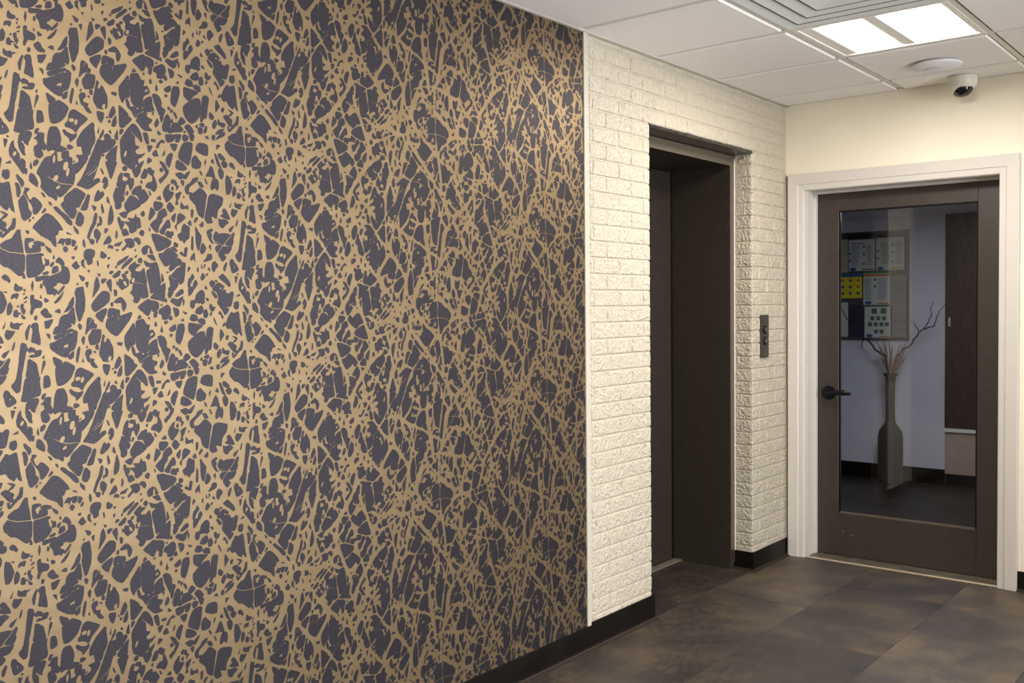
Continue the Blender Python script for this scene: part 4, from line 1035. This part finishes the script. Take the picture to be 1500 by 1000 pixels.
for a in range(6):
    rimf += [(a * 24 + q, a * 24 + (q + 1) % 24, (a + 1) * 24 + (q + 1) % 24, (a + 1) * 24 + q) for q in range(24)]
rimv = [dc + Vector((0, 0, -0.056)) + tilt @ v for v in rimv]
MB().add(rimv, rimf).build('dome_collar', M['cam_white'], sc, smooth=True)

# ------------------------------------------------------------------ elevator entrance
JY0, JY1, JX, HZ = E0 + 0.048, E1 - 0.046, -0.452, 2.212
ed = root('door_1', ((RX + JX) / 2, (E0 + E1) / 2, 0), 'dark brown elevator entrance recessed in the white brick', 'elevator door', kind='structure')
for ya, yb, s in ((E0 - 0.006, JY0, 1), (JY1, E1 + 0.006, -1)):
    MB().box(JX - 0.05, RX - 0.002, ya, yb, 0, EZ - 0.014).build('jamb', M['bronze'], ed, 0.0015, segs=1)
    MB().box(RX - 0.002, RX + 0.0005, ya, yb, 0.105, EZ - 0.016).build('jamb_face', M['bronze_light'], ed)
MB().box(JX - 0.05, RX - 0.002, JY0, JY1, HZ, EZ - 0.014).build('header', M['bronze'], ed, 0.001, segs=1)
MB().box(RX - 0.002, RX + 0.0005, JY0, JY1, HZ, EZ - 0.016).build('header_face', M['bronze_light'], ed)
MB().box(RX - 0.01, 0.004, E0 + 0.004, E1 - 0.001, EZ - 0.013, EZ + 0.002).build('lintel', M['lintel'], ed, 0.001)
MB().box(JX - 0.045, JX - 0.012, JY0 + 0.003, (JY0 + JY1) / 2 - 0.002, 0.012, HZ - 0.004).build('door_leaf', M['bronze'], ed, 0.002)
MB().box(JX - 0.045, JX - 0.012, (JY0 + JY1) / 2 + 0.002, JY1 - 0.022, 0.012, HZ - 0.004).build('door_leaf', M['bronze'], ed, 0.002)
MB().box(JX - 0.045, JX - 0.013, JY1 - 0.021, JY1, 0.012, HZ - 0.004).build('gap_shade', M['black'], ed)  # black strip painted in for the shaded gap beside the leaf
MB().box(JX - 0.075, JX - 0.05, E0, E1, 0, EZ).build('shaft_backing', M['black'], ed)
MB().box(JX - 0.05, JX + 0.040, JY0, JY1, 0.0, 0.004).build('sill', M['alu'], ed)
for q in range(3):
    MB().box(JX - 0.006 + q * 0.016, JX + 0.003 + q * 0.016, JY0, JY1, 0.004, 0.008).build('sill_rib', M['alu'], ed, 0.001)

# call station
cp = root('call_panel', (0.004, -0.304, 1.161), 'narrow dark metal elevator call panel with two round buttons on the brick', 'call panel')
MB().box(-0.001, 0.010, -0.351, -0.257, 1.161, 1.399).build('face_plate', M['plate'], cp, 0.0015)
for z, in ((1.316,), (1.254,)):
    b = MB().lathe([(0.0245, 0.0), (0.0245, 0.003), (0.020, 0.004), (0.019, 0.001)], (0.010, -0.306, z), 28, 'x').build('button_ring', M['black'], cp, smooth=True)
    MB().lathe([(0.0150, 0.0), (0.0150, 0.005), (0.013, 0.0065), (0.0, 0.007)], (0.011, -0.306, z), 28, 'x').build('button', M['button'], b, smooth=True)
for z in (1.378, 1.184):
    MB().lathe([(0.006, 0.0), (0.006, 0.0015), (0.0, 0.002)], (0.010, -0.306, z), 14, 'x').build('screw', M['button'], cp, smooth=True)

# ------------------------------------------------------------------ glass door, casing, threshold
tm = root('trim_1', ((C0 + C1) / 2, -0.01, 0), 'white moulded door casing around the glass door', 'door casing', kind='structure')
CPROF = [(0.0, 0.0), (0.0, 0.019), (0.004, 0.021), (0.058, 0.018), (0.062, 0.014), (0.090, 0.012), (0.094, 0.009), (0.0945, 0.0)]   # from the outer edge, thickness
def casing_leg(outer, s, z1):
    w = D0 - C0 - 0.006
    P = [(outer + s * min(a, w), -t) for a, t in CPROF]; n = len(P)
    V = [(x, y, 0.0) for x, y in P] + [(x, y, CZ - min(a, w)) for (x, y), (a, t) in zip(P, CPROF)]
    F = [tuple(range(n))[::-1], tuple(n + q for q in range(n))] + [(q, (q + 1) % n, n + (q + 1) % n, n + q) for q in range(n)]
    MB().add(V, F).build('side_casing', M['casing'], tm)
casing_leg(C0, 1, CZ); casing_leg(C1, -1, CZ)
w = D0 - C0 - 0.006
V = []
for a, t in CPROF: V.append((C0 + min(a, w), -t, CZ - min(a, w)))
for a, t in CPROF: V.append((C1 - min(a, w), -t, CZ - min(a, w)))
n = len(CPROF)
MB().add(V, [tuple(range(n)), tuple(n + q for q in range(n))[::-1]] + [(q, n + q, n + (q + 1) % n, (q + 1) % n) for q in range(n)]).build('head_casing', M['casing'], tm)
DY = 0.110                                           # front face of the door
for xa, xb in ((D0 - 0.02, D0), (D1, D1 + 0.02)):
    MB().box(xa, xb, -0.001, 0.172, 0, DZ).build('jamb', M['casing'], tm)
MB().box(D0 - 0.02, D1 + 0.02, -0.001, 0.172, DZ, DZ + 0.02).build('head_jamb', M['casing'], tm)
MB().box(D0, D0 + 0.014, 0.074, 0.106, 0.012, DZ).build('door_stop', M['casing'], tm, 0.003)
MB().box(D1 - 0.014, D1, 0.074, 0.106, 0.012, DZ).build('door_stop', M['casing'], tm, 0.003)
MB().box(D0 + 0.014, D1 - 0.014, 0.074, 0.106, DZ - 0.014, DZ).build('door_stop', M['casing'], tm, 0.003)

gd = root('door_2', ((D0 + D1) / 2, DY + 0.022, 0), 'dark brown door with one tall glass pane and black lever', 'glass door', kind='structure')
S0, S1, Z0, Z1 = D0 + 0.004, D1 - 0.004, 0.014, DZ - 0.004
GX0, GX1, GZ0, GZ1 = 0.265, 1.004, 0.257, 1.982
T0, T1 = DY, DY + 0.044
MB().box(S0, GX0, T0, T1, Z0, Z1).build('stile', M['door_paint'], gd, 0.0015, segs=1)
MB().box(GX1, S1, T0, T1, Z0, Z1).build('stile', M['door_paint'], gd, 0.0015, segs=1)
MB().box(GX0, GX1, T0, T1, Z0, GZ0).build('bottom_rail', M['door_paint'], gd, 0.0015, segs=1)
MB().box(GX0, GX1, T0, T1, GZ1, Z1).build('top_rail', M['door_paint'], gd, 0.0015, segs=1)
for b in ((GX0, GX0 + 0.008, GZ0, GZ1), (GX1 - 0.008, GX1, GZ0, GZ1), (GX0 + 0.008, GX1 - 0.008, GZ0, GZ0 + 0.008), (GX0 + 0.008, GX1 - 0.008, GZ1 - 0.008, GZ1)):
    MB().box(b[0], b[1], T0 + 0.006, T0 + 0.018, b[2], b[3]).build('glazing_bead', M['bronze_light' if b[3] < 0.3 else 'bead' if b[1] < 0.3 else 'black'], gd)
MB().add([(GX0, T0 + 0.022, GZ0), (GX1, T0 + 0.022, GZ0), (GX1, T0 + 0.022, GZ1), (GX0, T0 + 0.022, GZ1)], [(0, 1, 2, 3)]).build('glass_pane', M['glass'], gd)
lv = MB().lathe([(0.041, 0.0), (0.041, -0.006), (0.037, -0.011), (0.018, -0.013), (0.014, -0.03), (0.014, -0.052), (0.0, -0.052)], (0.209, T0, 0.946), 36, 'y').build('lever_rose', M['black'], gd, smooth=True)
lev = [(0.209, T0 - 0.045, 0.946), (0.225, T0 - 0.050, 0.946), (0.262, T0 - 0.052, 0.950), (0.300, T0 - 0.050, 0.954), (0.335, T0 - 0.046, 0.953), (0.352, T0 - 0.040, 0.948)]
MB().tube(lev, [0.013, 0.012, 0.0125, 0.0165, 0.015, 0.007], 12).build('lever', M['black'], lv, smooth=True)
for x, z in ((0.292, 0.155), (0.342, 0.137)):
    MB().lathe([(0.004, 0.0), (0.0035, -0.0012), (0.0, -0.0016)], (x, T0, z), 10, 'y').build('screw', M['alu'], gd)

th = root('threshold', ((D0 + D1) / 2, 0.06, 0), 'worn bronze threshold strip with bright front edge under the glass door', 'threshold')
MB().box(D0, D1, 0.004, 0.170, 0.0005, 0.011).build('plate', M['brass'], th, 0.003)
MB().box(D0, D1, -0.010, 0.004, 0.0005, 0.009).build('front_edge', M['brass_edge'], th, 0.003)

# ------------------------------------------------------------------ the corridor seen through the glass
FY, FZ, FX0, FX1 = 2.85, 2.16, -1.75, 2.2
struct(MB().box(FX0, FX1, 0.17, FY + 0.1, -0.05, 0.0).build('floor_far', M['far_floor']), 'dark glossy corridor floor beyond the glass door', 'floor')
struct(MB().box(FX0, FX1, FY, FY + 0.1, 0, FZ).build('wall_far', M['far_wall']), 'cool grey white corridor wall behind the vase', 'wall')
struct(MB().box(FX0 - 0.1, FX0, 0.17, FY + 0.1, 0, FZ).build('wall_far_left', M['far_wall']), 'end wall of the corridor beside the notice board', 'wall')
struct(MB().box(FX1, FX1 + 0.1, 0.17, FY + 0.1, 0, FZ).build('wall_far_right', M['far_wall']), 'end wall of the corridor beyond the walnut cabinet', 'wall')
struct(MB().box(FX0 - 0.1, FX1 + 0.1, 0.17, FY + 0.1, FZ, FZ + 0.1).build('ceiling_far', M['far_wall']), 'low plain ceiling of the corridor beyond the door', 'ceiling')
struct(MB().box(FX0, 0.094, FY - 0.008, FY - 0.0005, 0, 0.122).build('baseboard_far', M['cove'], bevel=0.001), 'black baseboard behind the vase', 'baseboard')
fl = root('ceiling_light', (0.5, 1.3, FZ), 'flat white light panel added unseen on the corridor ceiling to light it', 'ceiling light')
MB().box(0.15, 0.85, 1.08, 1.52, FZ - 0.030, FZ - 0.001).build('housing', M['white_metal'], fl, 0.003)  # housing of the added, unseen corridor panel
MB().box(0.17, 0.83, 1.10, 1.50, FZ - 0.034, FZ - 0.030).build('lens', M['added_far_lamp'], fl)  # unseen panel added to brighten the corridor

struct(MB().box(FX0 - 0.1, -0.60, 0.05, 0.17, 0, FZ + 0.1).build('wall_far_front', M['far_wall']), 'corridor wall behind the elevator beyond the door', 'wall')
# notice board
BY = FY - 0.001
nb = root('notice_board', (-0.6, BY - 0.01, 1.158), 'dark framed notice board on the corridor wall covered with sheets', 'notice board')
MB().box(-1.10, -0.205, BY - 0.012, BY, 1.17, 2.045).build('panel', M['cork'], nb)
for b in ((-1.115, -0.190, 1.155, 1.172), (-1.115, -0.190, 2.040, 2.056), (-1.115, -1.098, 1.172, 2.040), (-0.208, -0.190, 1.172, 2.040)):
    MB().box(b[0], b[1], BY - 0.020, BY, b[2], b[3]).build('frame_rail', M['board_frame'], nb, 0.002)
MB().box(-0.690, -0.208, BY - 0.017, BY - 0.012, 2.003, 2.040).build('header_strip', M['black'], nb)
PYF = BY - 0.0135
def sheet(nm, x0, x1, z0, z1, mat, label, cat='poster'):
    o = MB().box(x0, x1, PYF - 0.001, PYF, z0, z1).build(nm, M[mat]); return tag(o, label, cat, 'sheets pinned on the notice board')
def mark(o, nm, x0, x1, z0, z1, mat, d=0.0006):
    MB().box(x0, x1, PYF - 0.001 - d, PYF - 0.001, z0, z1).build(nm, M[mat], o)
def text(o, x0, x1, z0, z1, rows, mat='ink', seed=1):
    r = random.Random(seed); m = MB(); h = (z1 - z0) / rows
    for q in range(rows):
        m.box(x0, x0 + (x1 - x0) * r.uniform(0.7, 1.0), PYF - 0.0015, PYF - 0.001, z1 - (q + 0.7) * h, z1 - (q + 0.25) * h)
    m.build('printed_text', M[mat], o)['kind'] = 'stuff'
def badge(o, x, z, mat='blue', rx=0.028, rz=0.015):
    MB().prism([(rx * math.cos(2 * PI * q / 16), rz * math.sin(2 * PI * q / 16)) for q in range(16)], lambda a, b, d: (x + a, PYF - 0.001 - d, z + b), 0.0, 0.0006).build('badge', M[mat], o)
s = sheet('tan_sheet', -0.78, -0.690, 1.722, 2.000, 'tan', 'tan sheet at the end of the top row beside the white sheets')
s = sheet('notice_sheet', -0.683, -0.466, 1.732, 1.993, 'paper', 'white sheet with three text columns and small black icons, top row')
text(s, -0.665, -0.590, 1.775, 1.945, 12, seed=2); text(s, -0.535, -0.478, 1.775, 1.945, 12, seed=3); mark(s, 'heading', -0.66, -0.56, 1.957, 1.968, 'ink')
for x, z in ((-0.672, 1.88), (-0.672, 1.82), (-0.556, 1.93), (-0.556, 1.87), (-0.556, 1.79)): badge(s, x, z, 'ink_dark', 0.010, 0.009)
badge(s, -0.648, 1.747); mark(s, 'footer_band', -0.575, -0.470, 1.738, 1.750, 'orange')
s = sheet('notice_sheet', -0.455, -0.228, 1.732, 1.999, 'paper', 'white sheet with icon column and orange footer beside the board edge, top row')
text(s, -0.415, -0.345, 1.78, 1.96, 11, seed=4); text(s, -0.300, -0.238, 1.78, 1.96, 11, seed=5)
for x, z in ((-0.440, 1.89), (-0.440, 1.83), (-0.322, 1.94), (-0.322, 1.88), (-0.322, 1.80)): badge(s, x, z, 'ink_dark', 0.010, 0.009)
badge(s, -0.42, 1.747); mark(s, 'footer_band', -0.34, -0.232, 1.738, 1.750, 'orange')
s = sheet('yellow_poster', -0.775, -0.573, 1.505, 1.714, 'yellow', 'bright yellow poster with blue header and small round symbols')
mark(s, 'header_band', -0.775, -0.573, 1.682, 1.714, 'blue')
for q in range(9):
    badge(s, -0.735 + 0.065 * (q % 3), 1.655 - 0.055 * (q // 3), ('orange', 'ink_dark', 'orange', 'blue', 'ink_dark', 'orange', 'ink_dark', 'blue', 'ink_dark')[q], 0.014, 0.012)
s = sheet('notice_sheet', -0.561, -0.342, 1.447, 1.724, 'paper', 'white sheet with green and orange header bands, middle row')
mark(s, 'header_band', -0.561, -0.342, 1.706, 1.724, 'green'); mark(s, 'header_band', -0.561, -0.342, 1.684, 1.702, 'orange')
text(s, -0.55, -0.49, 1.49, 1.67, 12, seed=6); text(s, -0.44, -0.352, 1.49, 1.67, 12, seed=7)
for z in (1.655, 1.60): badge(s, -0.465, z, 'ink_dark', 0.011, 0.010)
badge(s, -0.52, 1.464); mark(s, 'footer_band', -0.44, -0.350, 1.453, 1.463, 'orange')
s = sheet('notice_sheet', -0.550, -0.325, 1.174, 1.440, 'paper', 'white sheet with rows of square green pictures, bottom row')
mark(s, 'header_band', -0.550, -0.325, 1.430, 1.440, 'green')
for row, (z, xs_, sz) in enumerate(((1.395, (-0.470, -0.395), 0.022), (1.335, (-0.485, -0.437, -0.390), 0.016), (1.285, (-0.505, -0.458, -0.410, -0.365), 0.016), (1.225, (-0.455, -0.410), 0.016))):
    for x in xs_: mark(s, 'picture', x - sz, x + sz, z - sz, z + sz, 'ink_dark')
badge(s, -0.51, 1.190); mark(s, 'footer_band', -0.43, -0.335, 1.180, 1.188, 'orange')
s = sheet('navy_poster', -0.685, -0.556, 1.172, 1.448, 'navy', 'dark navy sheet between the cream strip and the picture sheet')
s = sheet('cream_sheet', -0.775, -0.690, 1.178, 1.470, 'paper', 'plain cream sheet below the yellow poster')
s = sheet('ruled_sheet', -0.337, -0.212, 1.180, 1.690, 'ruled', 'grey ruled list sheet along the board edge')
for q in range(7): mark(s, 'rule_line', -0.335, -0.214, 1.24 + 0.065 * q, 1.243 + 0.065 * q, 'ink_dark')

# walnut cabinet
wc = root('walnut_cabinet', (0.45, 2.80, 0), 'dark walnut cabinet door above a beige panel on the corridor wall', 'cabinet')
MB().box(0.096, 0.80, FY - 0.040, FY - 0.001, 0.462, FZ - 0.002).build('door', M['far_wood'], wc, 0.002)
MB().box(0.094, 0.80, FY - 0.050, FY - 0.001, 0.432, 0.460).build('ledge', M['white_metal'], wc, 0.002)
MB().box(0.096, 0.80, FY - 0.030, FY - 0.001, 0.095, 0.431).build('base_panel', M['beige'], wc, 0.002)
MB().box(0.10, 0.80, FY - 0.020, FY - 0.001, 0.0, 0.0945).build('toe_kick', M['black'], wc)
MB().box(0.122, 0.140, FY - 0.052, FY - 0.040, 1.270, 1.340).build('handle', M['alu'], wc, 0.003)

# vase with willow and dry grass
vc = Vector((-0.296, 2.715, 0))
va = root('floor_vase', vc, 'tall brown bottle shaped floor vase with long neck against the corridor wall', 'vase')
MB().lathe([(0.080, 0.0), (0.094, 0.004), (0.096, 0.05), (0.097, 0.22), (0.096, 0.375), (0.088, 0.418), (0.066, 0.452), (0.046, 0.478)], vc, 40).build('body', M['vase'], va, smooth=True)
MB().lathe([(0.046, 0.478), (0.037, 0.505), (0.034, 0.60), (0.034, 0.72), (0.036, 0.82), (0.042, 0.862), (0.061, 0.884), (0.058, 0.888), (0.036, 0.862), (0.030, 0.82), (0.028, 0.55)], vc, 40).build('neck', M['vase_top'], va, smooth=True)
def fpt(x, z, y=2.72): return (x + (2.84 - y) * 0.327, y, 1.45 + (z - 1.45) * (y + 5.417) / 8.257)
def wig(P, amp, seed):
    r = random.Random(seed); out = []
    for a, b in zip(P, P[1:]):
        for q in range(4):
            t = q / 4; out.append(tuple(a[c] + (b[c] - a[c]) * t + (r.uniform(-amp, amp) if q else 0) for c in range(3)))
    return out + [P[-1]]
def branch(main, subs, r0, seed, label):
    m = MB(); P = wig([fpt(*p) for p in main], 0.006, seed); m.tube(P, [r0 * (1 - 0.75 * q / (len(P) - 1)) for q in range(len(P))], 7)
    for k, (s_, rr) in enumerate(subs):
        Q = wig([fpt(*p) for p in s_], 0.006, seed + 9 + k); m.tube(Q, [rr * (1 - 0.7 * q / (len(Q) - 1)) for q in range(len(Q))], 6)
    return tag(m.build('willow_branch', M['twig'], smooth=True), label, 'branch', 'curly branches in the floor vase')
branch([(-0.322, 0.80, 2.735), (-0.318, 0.90, 2.735), (-0.29, 1.02), (-0.242, 1.078), (-0.177, 1.118), (-0.145, 1.174), (-0.113, 1.225), (-0.081, 1.246), (-0.039, 1.313), (-0.018, 1.367), (-0.03, 1.41), (-0.008, 1.466)],
       [([(-0.081, 1.243), (0.003, 1.274), (0.015, 1.33), (0.034, 1.378), (0.086, 1.459)], 0.0055), ([(-0.113, 1.225), (-0.15, 1.29), (-0.183, 1.329)], 0.0045),
        ([(-0.242, 1.078), (-0.19, 1.16), (-0.178, 1.22)], 0.0035), ([(-0.29, 1.02), (-0.24, 1.05), (-0.13, 1.20)], 0.003)], 0.009, 1, 'dark curly branch leaning from the vase towards the walnut cabinet')
branch([(-0.352, 0.80, 2.695), (-0.356, 0.90, 2.695), (-0.385, 1.03), (-0.446, 1.062), (-0.497, 1.124), (-0.554, 1.169), (-0.612, 1.238), (-0.670, 1.283), (-0.705, 1.341), (-0.746, 1.417), (-0.78, 1.47)],
       [([(-0.554, 1.169), (-0.575, 1.10), (-0.56, 1.085)], 0.005), ([(-0.385, 1.03), (-0.43, 1.10), (-0.46, 1.16)], 0.004)], 0.010, 2, 'dark curly branch leaning from the vase across the notice board')
gr = MB(); rg = random.Random(8)
for q in range(26):
    a = rg.uniform(-0.075, 0.085); hgt = 1.04 + rg.uniform(-0.05, 0.12); dy = rg.uniform(-0.04, 0.04)
    P = wig([fpt(-0.335 + a * 0.2, 0.70, 2.715 + dy * 0.2), fpt(-0.335 + a * 0.25, 0.89, 2.715 + dy * 0.3), fpt(-0.335 + a, hgt - 0.07, 2.715 + dy), fpt(-0.335 + a * 1.45, hgt, 2.715 + dy * 1.4)], 0.003, 30 + q)
    gr.tube(P, [0.0012 + 0.0034 * max(0, math.sin(PI * (k / (len(P) - 1) * 1.6 - 0.6))) for k in range(len(P))], 5)
tag(gr.build('dried_grass', M['straw'], smooth=True), 'tuft of straw coloured dried grass in the mouth of the floor vase', 'dried grass', kind='stuff')
